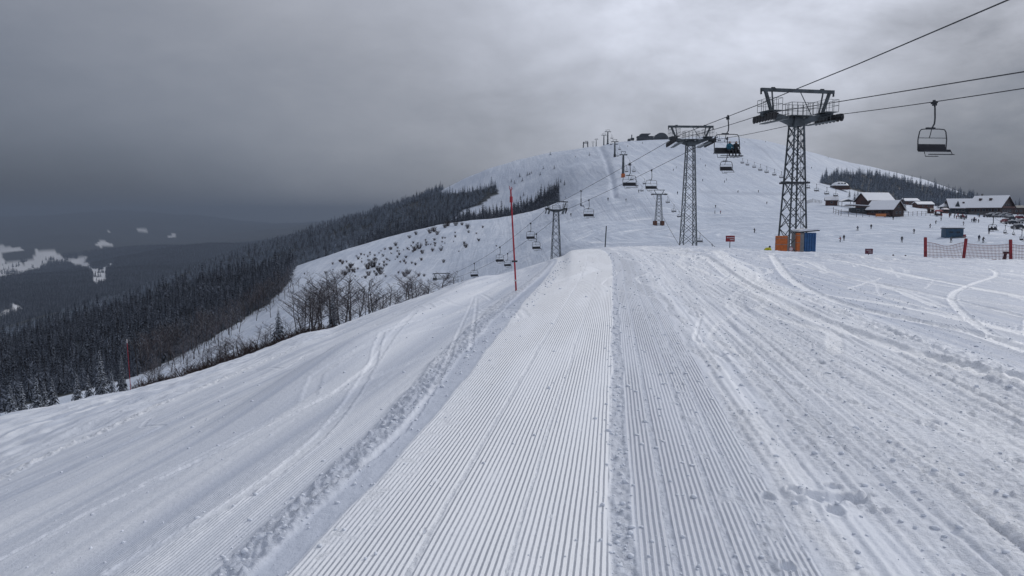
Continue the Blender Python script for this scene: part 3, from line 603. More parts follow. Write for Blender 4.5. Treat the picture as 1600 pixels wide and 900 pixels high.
T3p = P(869, 329, 187); T3b = Vector((T3p.x, T3p.y, T3p.z - 14.0))
T4p = P(690, 437, 245); T4b = Vector((T4p.x, T4p.y, T4p.z - 12.0))
T1 = big_tower(T1b, 11.5, .2, 'nearest, tallest steel lattice lift tower, with blue shed and orange pads at its foot', 1.72, .84, G1, 2.35, True, math.radians(3), GT, True)
T2 = big_tower(T2b, 14.6, rel(T2b, T3b) * .35, 'second steel lattice lift tower, standing left of the tower with the blue shed', 1.85, .95, G2, 1.95, True, math.radians(-2), GT)
T3 = big_tower(T3b, 14.0, rel(T2b, T3b) * .8, 'small distant lattice lift tower just right of the tall red pole', 2.4, 1.25, 5.0, 2.2, False, math.radians(-11), GT)
T4 = big_tower(T4b, 12.0, rel(T3b, T4b) * .6, 'lift tower head showing above the left slope beside a round bare tree', 2.3, 1.3, 5.0, 2.1, False, math.radians(-18), GT)
# ================================================================ ropes
def catpts(a, b, sag, n=14):
    return [a.lerp(b, t) + Vector((0, 0, -4 * sag * t * (1 - t))) for t in [k / n for k in range(n + 1)]]
class Rope:
    def __init__(s, name, label, pts, r=.028, group='steel haul ropes of the chairlifts'):
        s.pts = pts; b = MB(); b.tube(pts, r, 5); o = b.obj(name, None, M_ROPE); tag(o, label, 'cable', group)
    def at_px(s, px):
        for a, b in zip(s.pts[:-1], s.pts[1:]):
            pa = proj(*a)[0]; pb = proj(*b)[0]
            if (pa - px) * (pb - px) <= 0 and a.y > 1 and b.y > 1:
                lo, hi = 0.0, 1.0
                for _ in range(30):
                    m = (lo + hi) / 2; pm = proj(*a.lerp(b, m))[0]
                    if (pm - px) * (pa - px) > 0: lo = m
                    else: hi = m
                return a.lerp(b, (lo + hi) / 2), (b - a)
        raise ValueError(px)
def shp(T, s, g_, yl, h):                               # sheave rope contact in world space
    return T.matrix_world @ Vector((s * g_ / 2, yl, h - .02))
bpy.context.view_layer.update()
hz1, hz2, hz3, hz4 = 11.5, 14.6, 14.0, 12.0
def W_(T, s, g_, y, z): 
    a = T.rotation_euler.z; v = Matrix.Rotation(a, 3, 'Z') @ Vector((s * g_ / 2, y, z)); return T.location + v
t1L, t1R = W_(T1, -1, G1 + .2, 0, hz1 + .45), W_(T1, 1, G1 + .2, 0, hz1 + .45)
t2L, t2R = W_(T2, -1, G2 + .2, 0, hz2 + .25), W_(T2, 1, G2 + .2, 0, hz2 + .25)
t3L, t3R = W_(T3, -1, 5.2, 0, hz3 + .25), W_(T3, 1, 5.2, 0, hz3 + .25)
t4L, t4R = W_(T4, -1, 5, 0, hz4), W_(T4, 1, 5, 0, hz4)
far4 = Vector((T4b.x - 60, T4b.y + 140, T4b.z - 35))
B1 = Rope('haul_rope', 'steel rope over the left wheels of the nearest lift tower', [Vector((20.7, -60, 1.5)), P(1600, 112, 29.8 * t1L.x / 20.7)] + catpts(P(1600, 112, 29.8 * t1L.x / 20.7), t1L, .0, 2)[1:] + catpts(t1L, t2L + Vector((.12, 0, 0)), .15)[1:])
B2 = Rope('haul_rope', 'steel rope right of the nearest tower, carrying the empty chair at far right', [Vector((26, -60, 2.2)), P(1600, 138, 37.5)] + catpts(P(1600, 138, 37.5), t1R, .06, 6)[1:] + catpts(t1R, t2R, .2)[1:])
pA = [P(1575, 0, 30.6), P(1341, 100, 43.8), P(1241, 140.5, 53.7), P(1188, 162.5, 61.0), P(1136, 182.5, 70.8), P(1100, 196.5, 79.0)]
A_ = Rope('haul_rope', 'topmost steel cable passing over the nearest tower and out at the upper right corner', [pA[0] + (pA[0] - pA[1]) * 3] + pA + [t2L + Vector((-.12, -.4, .15))], .034)
C1 = Rope('haul_rope', 'steel rope from the left wheels of the second tower down to the small tower', catpts(t2L, t3L, .15, 20), .034)
C2 = Rope('haul_rope', 'steel rope from the right wheels of the second tower down to the small tower', catpts(t2R, t3R, .3, 20), .034)
D1 = Rope('haul_rope', 'steel rope from the left wheels of the small tower down behind the left slope', catpts(t3L, t4L, 2.6, 20) + [far4], .036)
D2 = Rope('haul_rope', 'steel rope from the right wheels of the small tower down behind the left slope', catpts(t3R, t4R, 2.6, 20) + [far4 + Vector((4, 0, 0))], .036)
# ================================================================ chairs
def make_chair(drop=1.75, w=1.85, hh=1.30, r=.035, simple=False):
    """origin at the grip; x across the seat, y along the rope"""
    n = 6 if not simple else 4; zt = -drop; zb = zt - hh; hw = w / 2
    t = empty('chairlift_chair')
    b = MB(); b.box((0, 0, -.02), (.13, .5, .12)); b.box((.05, .1, .08), (.10, .16, .14)); b.box((.02, 0, -.14), (.22, .16, .14)); b.obj('grip', t, M_STEELD)
    b = MB(); b.tube([(.02, 0, -.1), (.06, 0, -.35), (.10, 0, zt * .6), (.08, 0, zt * .8), (-.05, 0, zt * .95), (-.16, 0, zt)], r * 1.35, n); b.obj('hanger_arm', t, M_STEELD)
    b = MB(); c = .17
    fr = [(-hw, 0, zb), (-hw - .02, 0, zb + hh * .5), (-hw + .06, 0, zt - c), (-hw + .06 + c * .6, 0, zt - .03), (-hw + .5, 0, zt), (hw - .5, 0, zt), (hw - .06 - c * .6, 0, zt - .03), (hw - .06, 0, zt - c), (hw + .02, 0, zb + hh * .5), (hw, 0, zb)]
    b.tube(fr, r, n); b.tube([(-hw, 0, zb), (-hw, -.1, zb - .08), (-hw, -.48, zb - .1)], r * .9, n); b.tube([(hw, 0, zb), (hw, -.1, zb - .08), (hw, -.48, zb - .1)], r * .9, n)
    b.box((-.16, 0, zt + .03), (.55, .16, .12)); b.obj('frame', t, M_STEELD)
    b = MB(); b.tube([(-hw + .02, 0, zt - hh * .42), (hw - .02, 0, zt - hh * .42)], r * .6, n); b.tube([(-.08, 0, zt), (-.2, 0, zt - hh * .42)], r * .7, n); b.obj('cross_bar', t, M_STEELD)
    b = MB(); b.box((0, .02, zb + .18), (w - .1, .07, .40), rx=-.12); b.obj('backrest', t, M_SEAT)
    b = MB(); b.box((0, -.24, zb - .04), (w - .08, .50, .11)); b.obj('seat', t, M_SEAT)
    b = MB(); b.tube([(-hw + .06, -.5, zb - .04), (-hw + .1, -.62, zb - .42), (-.05, -.7, zb - .42)], r * .7, n); b.tube([(hw - .06, -.5, zb - .04), (hw, -.62, zb - .3)], r * .7, n)
    b.box((.18, -.66, zb - .30), (w * .86, .16, .05)); b.obj('footrest', t, M_STEELD)
    return t
def place_chair(t, pos, d, sc=1.0, label=None, group='empty chairs hanging on the lift ropes', yaw=None):
    t.location = pos + Vector((0, 0, -.03)); t.rotation_euler = (0, 0, (math.atan2(d.y, d.x) - math.pi / 2 if yaw is None else yaw)); t.scale = (sc, sc, sc)
    tag(t, label, 'chairlift chair', group); return t
proto = make_chair(1.62, 1.85, 1.30)
p_, d_ = B2.at_px(1460); place_chair(proto, p_, d_, .99, 'empty dark chair hanging at far right against the cloudy sky', yaw=.10)
big = make_chair(1.35, 1.95, 1.42)
p_, d_ = A_.at_px(1137); place_chair(big, p_, d_, 1.20, 'chair carrying two riders between the two big lattice towers', None, yaw=0); CH_BIG = big
ch = make_chair(2.75, 1.45, 1.0)
p_, d_ = B2.at_px(1136); place_chair(ch, p_, d_, 1.0, 'small empty chair directly below the chair with two riders', yaw=0)
for rope, px, sc, lab in ((C1, 984, 1.12, 'empty chair on the upper rope left of the second tower, the larger of the pair'), (C2, 1018, 1.0, 'empty chair nearest to the second tower on its lower rope'),
                      (C2, 920, 1.20, 'empty chair right of the small distant lattice tower'), (D1, 829, 1.35, 'upper of two empty chairs overlapping between red pole and small tower'),
                      (D1, 781, 1.35, 'empty chair left of the red pole just above the slope edge'), (D1, 741, 1.3, 'lowest chair on the left, half sunk behind the snow slope'), (C1, 908, 1.0, 'chair seen edge on, hanging from the upper rope above the small tower')):
    p_, d_ = rope.at_px(px); c = copy_tree(proto); place_chair(c, p_, d_, sc, lab)
    if px == 908: c.rotation_euler.z += 1.45
p_, d_ = D2.at_px(838); c = copy_tree(proto); place_chair(c, p_, d_, 1.35, 'lower of two empty chairs overlapping between red pole and small tower')
p_, d_ = D2.at_px(793); c = copy_tree(proto); place_chair(c, p_, d_, 1.2, 'empty chair partly hidden by the tall red pole, on the lower rope')
# ================================================================ far lifts
def small_tower(px, py_base, py_top, Yd, wpx, label, pad=None, yaw=0.0, lat_=False, group='slim pylons of the far chairlift'):
    bpos = P(px, py_base, Yd); top = P(px, py_top, Yd); h = top.z - bpos.z; gw = wpx / F * Yd
    zg = gz1(bpos.x, bpos.y); bpos.z = min(bpos.z, zg); h = top.z - bpos.z
    r = empty('lift_pylon', bpos, yaw, label, 'lift tower', group); sc = h / 13
    if lat_: lattice(r, h - 1.6 * sc, 2.6, 1.3, False, 9)
    else: b = MB(); b.tube([(0, 0, 0), (0, 0, h * .5), (0, 0, h - 1.4 * sc)], [.75 * sc, .6 * sc, .48 * sc], 8); b.obj('mast', r, M_STEEL)
    b = MB(); b.box((0, 0, h - 1.5 * sc), (gw * 1.15, .5, .42 * sc)); b.obj('cross_arm', r, M_STEEL)
    b = MB(); b.tube([(-gw * .42, 0, h), (gw * .42, 0, h)], .16 * sc, 4)
    for s in (-1, 1): b.tube([(s * gw * .22, 0, h - 1.4 * sc), (s * gw * .40, 0, h)], .14 * sc, 4)
    b.obj('gantry', r, M_STEEL)
    for s in (-1, 1): b = MB(); b.box((s * gw * .52, 0, h - 1.55 * sc), (.5 * sc, 3.2 * sc, .45 * sc)); b.obj('sheave_bank', r, M_STEELD)
    if pad:
        if lat_:
            for sx in (-1, 1):
                for sy in (-1, 1): b = MB(); b.box((sx * 1.3, sy * 1.3, 1.0), (.9, .9, 1.6)); b.obj('base_padding', r, pad)
        else: b = MB(); b.box((0, 0, 1.1 * sc), (1.7 * sc, 1.7 * sc, 2.0 * sc)); b.obj('base_padding', r, pad)
    return r, gw, h, sc
M_PADB = mat('brown_base_padding', (.12, .05, .03), .7)
FT = []
for a in ((1029, 353, 297, 265, 20, 'small lattice pylon of the far lift on the flat below the hill', M_PADB, 0, True),
          (973.5, 278, 237, 432, 9, 'far pylon with an orange padded foot, lowest of the row climbing the hill', M_ORANGE, 0, False),
          (960.5, 244, 218, 562, 8.5, 'far pylon above the one with the orange foot', M_STEELD, 0, False),
          (949.5, 227.5, 203, 705, 8, 'tallest looking far pylon, standing on the skyline of the hill', M_STEELD, 0, False)):
    FT.append(small_tower(*a[:6], pad=a[6], lat_=a[8]))
for px, pb, pt, Yd, w, lab in ((943.5, 223, 209, 760, 6, 'short pylon on the skyline just left of the tallest looking one'), (931.5, 228, 216.5, 742, 5, 'short pylon on the skyline in the middle of the left group'), (926.5, 228, 221, 744, 4, 'lowest pylon stub on the skyline of the hill')):
    small_tower(px, pb, pt, Yd, w, lab)
def tp(i, s): r, gw, h, sc = FT[i]; return r.location + Vector((s * gw * .52, 0, h - 1.3 * sc))
end = P(1150, 420, 75)
FR = []
endL, endR = P(1085, 420, 95), P(1150, 415, 92)
for s, lab in ((-1, 'thin left rope of the far chairlift up the hill'), (1, 'thin right rope of the far chairlift up the hill')):
    FR.append(Rope('haul_rope', lab, catpts(endL if s < 0 else endR, tp(0, s), 1.0, 8) + catpts(tp(0, s), tp(1, s), 3, 8)[1:] + catpts(tp(1, s), tp(2, s), 2, 6)[1:] + catpts(tp(2, s), tp(3, s), 2, 6)[1:] + [P(940 + 3 * s, 212, 790)], .035))
RC = [P(1100, 207, 700), P(1117, 205, 640), P(1160, 247, 520), P(1221, 268, 440), P(1262, 283, 400), P(1290, 292, 370), P(1322, 299, 340)]
RCr = Rope('haul_rope', 'thin rope of the lift descending the hill behind the big tower to the huts', RC, .03)
RD = [P(1322, 297, 250), P(1551, 338, 205), P(1571, 352, 185), P(1585, 357, 170), P(1600, 360, 160), P(1680, 378, 120)]
RD = [P(1500, 330, 250)] + RD[1:]
RDr = Rope('haul_rope', 'thin rope of the valley lift at the right edge above the parked cars', RD, .025)
def small_chair(pos, width_px, label, group='tiny chairs of the far lifts', yaw=0.0, src=[None]):
    if src[0] is None: c = make_chair(1.8, 1.9, 1.1, .06, True); src[0] = c
    else: c = copy_tree(src[0])
    d = pos.y; sc = width_px / F * d / 1.9; c.location = pos; c.scale = (sc,) * 3; c.rotation_euler = (0, 0, yaw); tag(c, label, 'chairlift chair', group); return c
LABC = 'tiny empty chair in the row descending the hill behind the nearest big tower'
for px, w in ((1119, 5), (1124, 5), (1160, 5), (1168, 5.2), (1178.5, 5.2), (1188, 6), (1198, 6), (1210, 6), (1221, 6), (1262, 7), (1276, 7), (1292, 7), (1306, 7)):
    p_, _ = RCr.at_px(px); small_chair(p_, w, LABC)
for px, w in ((1043.5, 6), (1053, 7), (1061, 6)):
    p_, _ = FR[1].at_px(px); small_chair(p_, w, 'tiny chair between the far lattice pylon and the second big tower', 'tiny chairs just right of the far lattice pylon')
for px, w in ((1093.5, 9), (1112.5, 11)):
    p_, _ = FR[1].at_px(px); small_chair(p_, w, 'small chair low over the snow left of the red sign' if px < 1100 else 'small chair close to the red sign, just above the snow crest', None)
LT = 'tiny chair between the far pylons climbing the hill'
for i, px in ((0, 987), (0, 995), (0, 1003), (0, 979), (1, 1007), (1, 990.5), (1, 984), (1, 968), (0, 965), (1, 963.5), (0, 955), (1, 956)):
    try: p_, _ = FR[i].at_px(px)
    except ValueError: continue
    small_chair(p_, 5 if px > 970 else 3.6, LT)
VL = ['small empty chair over the car park, right of the chair with two skiers', 'small chair over the snow above the right-hand red fence post', 'small chair cut off by the right edge of the photo']
p_, _ = RDr.at_px(1552); CH_V = small_chair(p_, 13, 'small chair with two skiers in front of the parked cars', None)
for px, w, l in ((1571, 8, VL[0]), (1584, 6.5, VL[1]), (1597, 10, VL[2])):
    p_, _ = RDr.at_px(px); small_chair(p_, w, l, None, yaw=.5)
# ================================================================ things at the crest
def ground_pt(x, y): return Vector((x, y, gz1(x, y)))
def at(px, Yd, dz=0.0): u = ray(px, 400)[0]; return Vector((u * Yd, Yd, gz1(u * Yd, Yd) + dz))
# blue shed beside the first tower
def shed():
    a, b_ = P(1246.5, 392, 60.2), P(1276, 392, 60.2); zt = P(1260, 364, 60.2).z; z0 = min(gz1(b_.x, 60.2), P(1260, 394, 60).z) - .4
    r = empty('utility_shed', (a.x, 60.2, z0), 0, 'small blue corrugated shed with a snowy roof at the foot of the nearest tower', 'shed')
    w = b_.x - a.x - .1; h = zt - z0; sp = .48
    b = MB(); b.box((sp / 2, .75, h / 2), (sp, 1.5, h)); b.obj('grey_side_panel', r, M_GREYPAD)
    b = MB(); b.box((sp + (w - sp) / 2 + .01, .80, h / 2), (w - sp, 1.4, h)); b.obj('wall', r, M_BLUE)
    n = 5
    for k in range(n):
        s = MB(); s.box((sp + .14 + k * (w - sp - .16) / (n - 1), .07, h / 2 + .01), (.10, .07, h)); s.obj('corrugation', r, M_BLUE)
    b = MB(); b.poly_prism([(-.02, -.1, h + .02), (w + .25, -.1, h + .16), (w + .25, -.1, h + .24), (-.02, -.1, h + .10)], (0, 1.8, 0)); b.obj('roof', r, M_STEELD)
    b = MB(); b.poly_prism([(-.0, -.08, h + .105), (w + .18, -.08, h + .245), (w + .12, -.08, h + .34), (w * .5, -.08, h + .36), (.06, -.08, h + .24)], (0, 1.74, 0)); b.obj('roof_snow', r, M_SNOWP)
shed()
def pad(px0, px1, py0, Yd, lab, zb=1.0):
    a, b_ = P(px0, py0, Yd), P(px1, py0, Yd); z0 = P(px0, 394, Yd).z - .5; h = a.z - z0
    r = empty('safety_pad', (a.x, Yd, z0), 0, lab, 'safety mat'); w = b_.x - a.x
    b = MB(); b.box((w * .44, 0, h / 2), (w * .88, .35, h)); o = b.obj('pad_body', r, M_ORANGE)
    md = o.modifiers.new('bevel', 'BEVEL'); md.width = .04; md.segments = 2
    for q_ in (.3, .62, .9): b = MB(); b.box((w * .44, -.0, h * q_), (w * .885, .39, .035)); b.obj('strap', r, M_GREYPAD)
    b = MB(); b.box((w * .94, .02, h / 2 - .04), (w * .12, .37, h - .08)); b.obj('pad_edge', r, M_GREYPAD)
pad(1212.5, 1232, 368.5, 59.4, 'wide orange padding mat left of the nearest tower foot')
pad(1244.2, 1250.5, 364, 59.75, 'narrow orange padding strip against the grey side of the blue shed')
# disc on the ground between pads
r = empty('round_sign', P(1236, 389, 59.2), 0, 'small round white and red sign between the tower legs', 'sign')
b = MB(); b.tube([(0, 0, .0), (0, .02, .0)], .17, 16); b.obj('disc', r, M_WHITE)
b = MB(); b.tube([(.16 * math.cos(t), -.01, .16 * math.sin(t)) for t in [k * math.pi / 8 for k in range(16)]], .02, 4, closed=True); b.obj('rim', r, M_RED)
b = MB(); b.tube([(0, .04, -.9), (0, .04, -.1)], .025, 5); b.obj('stake', r, M_STEEL)
def sign(px0, px1, py0, py1, pb, Yd, lab, m, lines, cat='sign'):
    a, c = P(px0, py0, Yd), P(px1, py1, Yd); base = P((px0 + px1) / 2, pb, Yd); g0 = min(gz1(base.x, Yd), base.z)
    r = empty('warning_sign', (base.x, Yd, g0), .08, lab, cat); w = c.x - a.x; h = a.z - c.z; zc = (a.z + c.z) / 2 - g0
    b = MB(); b.box((0, 0, zc), (w, .05, h)); b.obj('board', r, m)
    b = MB(); b.tube([(0, .06, 0), (0, .06, zc)], .035, 6); b.obj('post', r, M_STEEL)
    for k, (x0, x1, zz, hh) in enumerate(lines):
        s = MB(); n = int((x1 - x0) * w / .05); rr = random.Random(k + 3)
        x = x0 * w - w / 2
        while x < x1 * w - w / 2:
            l = rr.uniform(.03, .06) * (Yd / 65); s.box((x + l / 2, -.03, zc + (zz - .5) * h), (l, .012, hh * h * rr.uniform(.75, 1))); x += l + .018
        s.obj('lettering', r, M_WHITE)
sign(1133.5, 1147.5, 368.2, 377.6, 392, 68, 'red sign with faint white lettering on a post left of the nearest tower', M_REDP, [(.1, .92, .66, .16), (.45, .9, .34, .16)])
sign(1351.3, 1363.2, 388.6, 396.8, 404, 64, 'low dark red sign board right of the blue shed, close to the snow crest', mat('dark_red_board', (.10, .02, .04), .5, 0, .3, 4), [(.15, .75, .72, .12), (.4, .8, .38, .12)])
# yellow covered bundle
r = empty('yellow_bundle', P(1199.5, 392, 66), 0, 'bright yellow covered bundle with a dark knob, left of the orange mat', 'cover')
b = MB(); n = 14
prof = [(-.33, -.35), (-.31, .05), (-.22, .22), (-.05, .30), (.12, .31), (.25, .26), (.31, .1), (.33, -.35)]
vs = []; fs = []
for j, sy in enumerate((-.28, -.15, .15, .28)):
    k = .72 if abs(sy) > .2 else 1
    vs += [(x * k, sy, z * k if z > 0 else z) for x, z in prof]
m_ = len(prof)
for j in range(3): fs += [(j * m_ + i, j * m_ + i + 1, (j + 1) * m_ + i + 1, (j + 1) * m_ + i) for i in range(m_ - 1)]
fs += [tuple(range(m_))[::-1], tuple(range(3 * m_, 4 * m_))]
b.add(vs, fs); b.obj('cover', r, M_YELL, smooth=True)
b = MB(); b.tube([(.17, 0, .26), (.18, 0, .33), (.18, 0, .42), (.17, 0, .46)], [.05, .09, .08, .03], 8); b.obj('knob', r, M_BLACK, smooth=True)
# red marker poles
def marker(px, pb, pt, lean_px, lab, r_, sc=1):
    x, y = hit_near(px, pb); zb = float(baseZ(x, y)[0]); k = y
    top = P(px + lean_px, pt, y); r = empty('marker_pole', (x, y, zb), 0, lab, 'marker pole')
    tv = top - Vector((x, y, zb)); b = MB(); b.tube([tv * -.06, tv * .5, tv], [r_, r_ * .95, r_ * .85], 8); b.obj('shaft', r, M_RED)
    return r, tv
r, tv = marker(806.5, 455, 297, -8.5, 'tall red marker pole standing on the snow berm left of the groomed strip', .027)
for k in range(5):
    b = MB(); a = tv * .985; an = k * 1.3; b.tube([a, a + Vector((math.cos(an) * .05, math.sin(an) * .05, .10 + .03 * (k % 3)))], .010, 4); b.obj('frayed_tip', r, M_RED)
b = MB(); a = tv * .91; b.tube([a + Vector((0, 0, -.09)), a + Vector((0, 0, .08))], .047, 8); b.obj('sleeve', r, M_RED)
b = MB(); a = tv * .30; b.box(a, (.17, .05, .05)); b.obj('clamp', r, M_STEELD)
b = MB(); a = tv * .11; b.tube([a + Vector((0, 0, -.02)), a + Vector((0, 0, .02))], .042, 8); b.obj('band', r, M_WHITE)
r, tv = marker(205, 608, 534.5, -6.5, 'short red marker pole with a white tip at the lower left slope edge', .036)
b = MB(); b.tube([tv * .985, tv * 1.04], .05, 8); b.obj('white_tip', r, M_WHITE)
b = MB(); a = tv * .50; b.tube([a, a + Vector((-.16, 0, -.09))], .02, 5); b.obj('side_peg', r, M_STEEL)
gp = P(945.5, 386, 58); r = empty('marker_stake', gp, 0, 'thin grey stake on the crest beside the groomed strip', 'stake'); tv = P(947.5, 353, 58) - gp
b = MB(); b.tube([tv * -.1, tv], .05, 6); b.obj('shaft', r, M_STEEL)
# red posts and net
FP = [(1446, 403, 371, 0), (1505.5, 404.5, 373, 4), (1579.5, 407, 374.5, -.5), (1662, 411, 379, 1)]
posts = []
LP = ['upright red fence post, leftmost of the net fence', 'leaning red fence post, second from the left in the net fence', 'thick upright red fence post near the right edge of the photo', 'red fence post beyond the right edge']
for k, (px, pb, pt, ln) in enumerate(FP[:3]):
    Yp = 44.5 - k * 1.0; a = P(px, pb, Yp); t_ = P(px + ln, pt, Yp); tv = t_ - a
    r = empty('fence_post', a, 0, LP[k], 'fence post', 'red posts of the net fence'); b = MB(); b.tube([tv * -.3, tv * .98, tv], [.095, .09, .08], 10); b.obj('post_sleeve', r, M_REDP)
    b = MB(); b.tube([tv * .99, tv * 1.015], .07, 10); b.obj('post_cap', r, M_STEELD)
    posts.append((a, tv))
b_ = P(1660, 411, 41.5); posts.append((b_, P(1661, 379, 41.5) - b_))
net = empty('safety_net', posts[0][0], 0, 'sagging orange-red net fence strung between the red posts', 'net fence')
for s_, ((a, ta), (c, tc_)) in enumerate(zip(posts[:-1], posts[1:])):
    nH = 6; nV = 34 if s_ else 28; o0 = posts[0][0]
    sag = (.17, .10, .05)[s_]
    def q(t, w_):
        A0 = a + ta * (.02 + .76 * w_); C0 = c + tc_ * (.02 + .78 * w_); p = A0.lerp(C0, t); k = 4 * t * (1 - t)
        return p + Vector((0, 0, -k * sag * w_ - (.05 * math.sin(t * 9 + w_ * 3) if s_ == 0 else 0) * w_)) - o0
    for i in range(nH):
        s = MB(); s.tube([q(t / 20, i / (nH - 1)) for t in range(21)], .016 if i in (0, nH - 1) else .010, 4); s.obj('horizontal_cord', net, M_NET)
    for j in range(1, nV):
        s = MB(); s.tube([q(j / nV, w_ / 4) for w_ in range(5)], .011, 3); s.obj('vertical_cord', net, M_NET)
r = empty('short_dark_post', P(1569, 406, 43.3), 0, 'short black post leaning just left of the thick red fence post', 'post'); tv = P(1571.5, 394, 43.3) - r.location
b = MB(); b.tube([tv * -.3, tv], .09, 8); b.box(tv * .95 + Vector((.02, 0, 0)), (.26, .16, .12)); b.obj('post_body', r, M_BLACK)
for k, x_ in enumerate((1590, 1597)):
    pass
# ================================================================ buildings
M_WOOD = mat('dark_brown_timber', (.045, .026, .024), .7, 0, .35, 3)
M_WOOD2 = mat('reddish_timber', (.085, .036, .030), .7, 0, .3, 3)
M_DARKW = mat('dark_slate_wall', (.035, .045, .055), .7, 0, .3, 3)
M_STONE = mat('grey_stone_wall', (.12, .115, .115), .85, 0, .35, 2)
M_GLASS = mat('dark_window_glass', (.03, .04, .05), .2)
M_LIT = mat('orange_banner', (.50, .17, .05), .6)
M_FRAMEW = mat('pale_window_frame', (.25, .25, .27), .6)
def gable(root, L, Wd, hw, hr, mw, over=.8, snow=.35, roofm=None, ridge='x', name='roof', boards=True):
    """hall of length L (x) and depth Wd (y), walls hw high, ridge hr above the walls"""
    b = MB(); b.box((0, 0, hw / 2), (L, Wd, hw))
    for s in (-1, 1):
        x = s * L / 2; b.poly_prism([(x, -Wd / 2, hw), (x, Wd / 2, hw), (x, 0, hw + hr)], (-s * .2, 0, 0))
    b.obj('wall', root, mw)
    for s in (-1, 1):
        y1 = s * (Wd / 2 + over); dz = hr * over / (Wd / 2)
        b = MB(); b.poly_prism([(-L / 2 - over, 0, hw + hr + .02), (-L / 2 - over, y1, hw - dz + .02), (-L / 2 - over, y1, hw - dz + .22), (-L / 2 - over, 0, hw + hr + .22)], (L + 2 * over, 0, 0)); rf = b.obj('roof', root, roofm or M_WOOD)
        b = MB(); b.poly_prism([(-L / 2 - over * .9, 0, hw + hr + .225), (-L / 2 - over * .9, y1 * .98, hw - dz + .27), (-L / 2 - over * .9, y1 * .97, hw - dz + .23 + snow), (-L / 2 - over * .9, 0, hw + hr + .24 + snow)], (L + 1.8 * over, 0, 0)); b.obj('roof_snow', rf, M_SNOWP)
def windows(root, n, x0, x1, y, z, w, h, face=-1, axis='x', mw=None, fm=None):
    for k in range(n):
        t = (k + .5) / n; c = x0 + (x1 - x0) * t
        d = (w, .16, h) if axis == 'x' else (.16, w, h); pos = (c, y, z) if axis == 'x' else (y, c, z)
        b = MB(); b.box(pos, d); o = b.obj('window', root, fm or M_FRAMEW)
        e = .10; off = (0, face * .06, 0) if axis == 'x' else (face * .06, 0, 0)
        b = MB(); b.box(tuple(p + q for p, q in zip(pos, off)), (w - 2 * e, .14, h - 2 * e) if axis == 'x' else (.14, w - 2 * e, h - 2 * e)); b.obj('pane', o, M_GLASS)
def bld(px, pb, Yd, yaw, lab, cat='building'):
    a = hit(px, pb, Yd * .55); k = a.y / Yd; a.z -= .25 * k; r_ = empty({'hut': 'small_hut'}.get(cat, cat.replace(' ', '_')), a, yaw, lab, cat); r_.scale = (k, k, k); return r_, k
    return empty({'hut': 'small_hut'}.get(cat, 'chalet' if cat == 'chalet' else cat.replace(' ', '_')), a, yaw, lab, cat), Yd / F
# front chalet: gable end faces right
r, s = bld(1383, 337, 345, math.radians(-55), 'dark chalet with a broad snowy roof, gable end facing right, front of the hut cluster', 'chalet')
gable(r, 12, 9.6, 3.3, 3.6, M_WOOD); windows(r, 3, -5, 5, -4.85, 1.7, 1.2, 1.1); windows(r, 2, -3, 3, 6.05, 1.8, 1.3, 1.2, 1, 'y'); windows(r, 1, -1, 1, 6.05, 4.4, 1.2, 1.0, 1, 'y')
b = MB(); b.box((0, -5.6, .5), (11, 1.4, .25)); b.box((0, -6.25, 1.1), (11, .08, .9)); b.obj('veranda', r, M_WOOD2)
r, s = bld(1366, 326, 372, math.radians(14), 'dark chalet behind the front one, with its snowy roof sloping to the viewer', 'chalet')
gable(r, 15, 9, 4.2, 3.6, M_WOOD2); windows(r, 4, -6, 6, -4.55, 2.4, 1.2, 1.1); windows(r, 1, -2, 2, -7.55, 2.4, 1.2, 1.1, -1, 'y')
b = MB(); b.box((-4.5, -3, 2.2), (6.5, 7, 4.3)); b.obj('side_annex', r, M_WOOD)
r, s = bld(1353, 333, 338, math.radians(-12), 'long low building with a flat snowy roof, left of the front chalet', 'building')
b = MB(); b.box((0, 0, 1.4), (13.5, 6, 2.8)); b.obj('wall', r, M_DARKW)
b = MB(); b.poly_prism([(-8.5, -3.8, 3.9), (7.6, -3.8, 2.75), (7.6, -3.8, 3.0), (-8.5, -3.8, 4.15)], (0, 7.6, 0)); rf = b.obj('roof', r, M_WOOD)
b = MB(); b.poly_prism([(-8.3, -3.7, 4.17), (7.4, -3.7, 3.03), (7.3, -3.7, 3.4), (-8.2, -3.7, 4.5)], (0, 7.4, 0)); b.obj('roof_snow', rf, M_SNOWP)
windows(r, 4, -5.5, 5.5, -3.05, 1.5, 1.4, 1.2)
r, s = bld(1299, 320.5, 355, math.radians(-20), 'small square brown hut left of the chalets, near the end of the lift line', 'hut')
gable(r, 5.2, 4.2, 2.6, 1.3, M_WOOD2, .5, .3); windows(r, 1, -1, 1, -2.15, 1.5, 1.0, .9); b = MB(); b.box((1.5, -2.15, 1.0), (.9, .1, 2.0)); b.obj('door', r, M_WOOD)
r, s = bld(1322, 322, 352, .1, 'open snowy shelter with grey poles between the small brown hut and the chalets', 'shelter')
for x, y in ((-3, -1.5), (3, -1.5), (-3, 1.5), (3, 1.5)): b = MB(); b.tube([(x, y, 0), (x, y, 2.4)], .12, 5); b.obj('pole', r, M_WOOD)
b = MB(); b.poly_prism([(-3.6, -2, 2.4), (0, -2, 3.4), (3.6, -2, 2.4)], (0, 4, 0)); rf = b.obj('roof', r, M_DARKW); b = MB(); b.poly_prism([(-3.5, -1.9, 2.55), (0, -1.9, 3.45), (3.5, -1.9, 2.55), (0, -1.9, 3.75)], (0, 3.8, 0)); b.obj('roof_snow', rf, M_SNOWP)
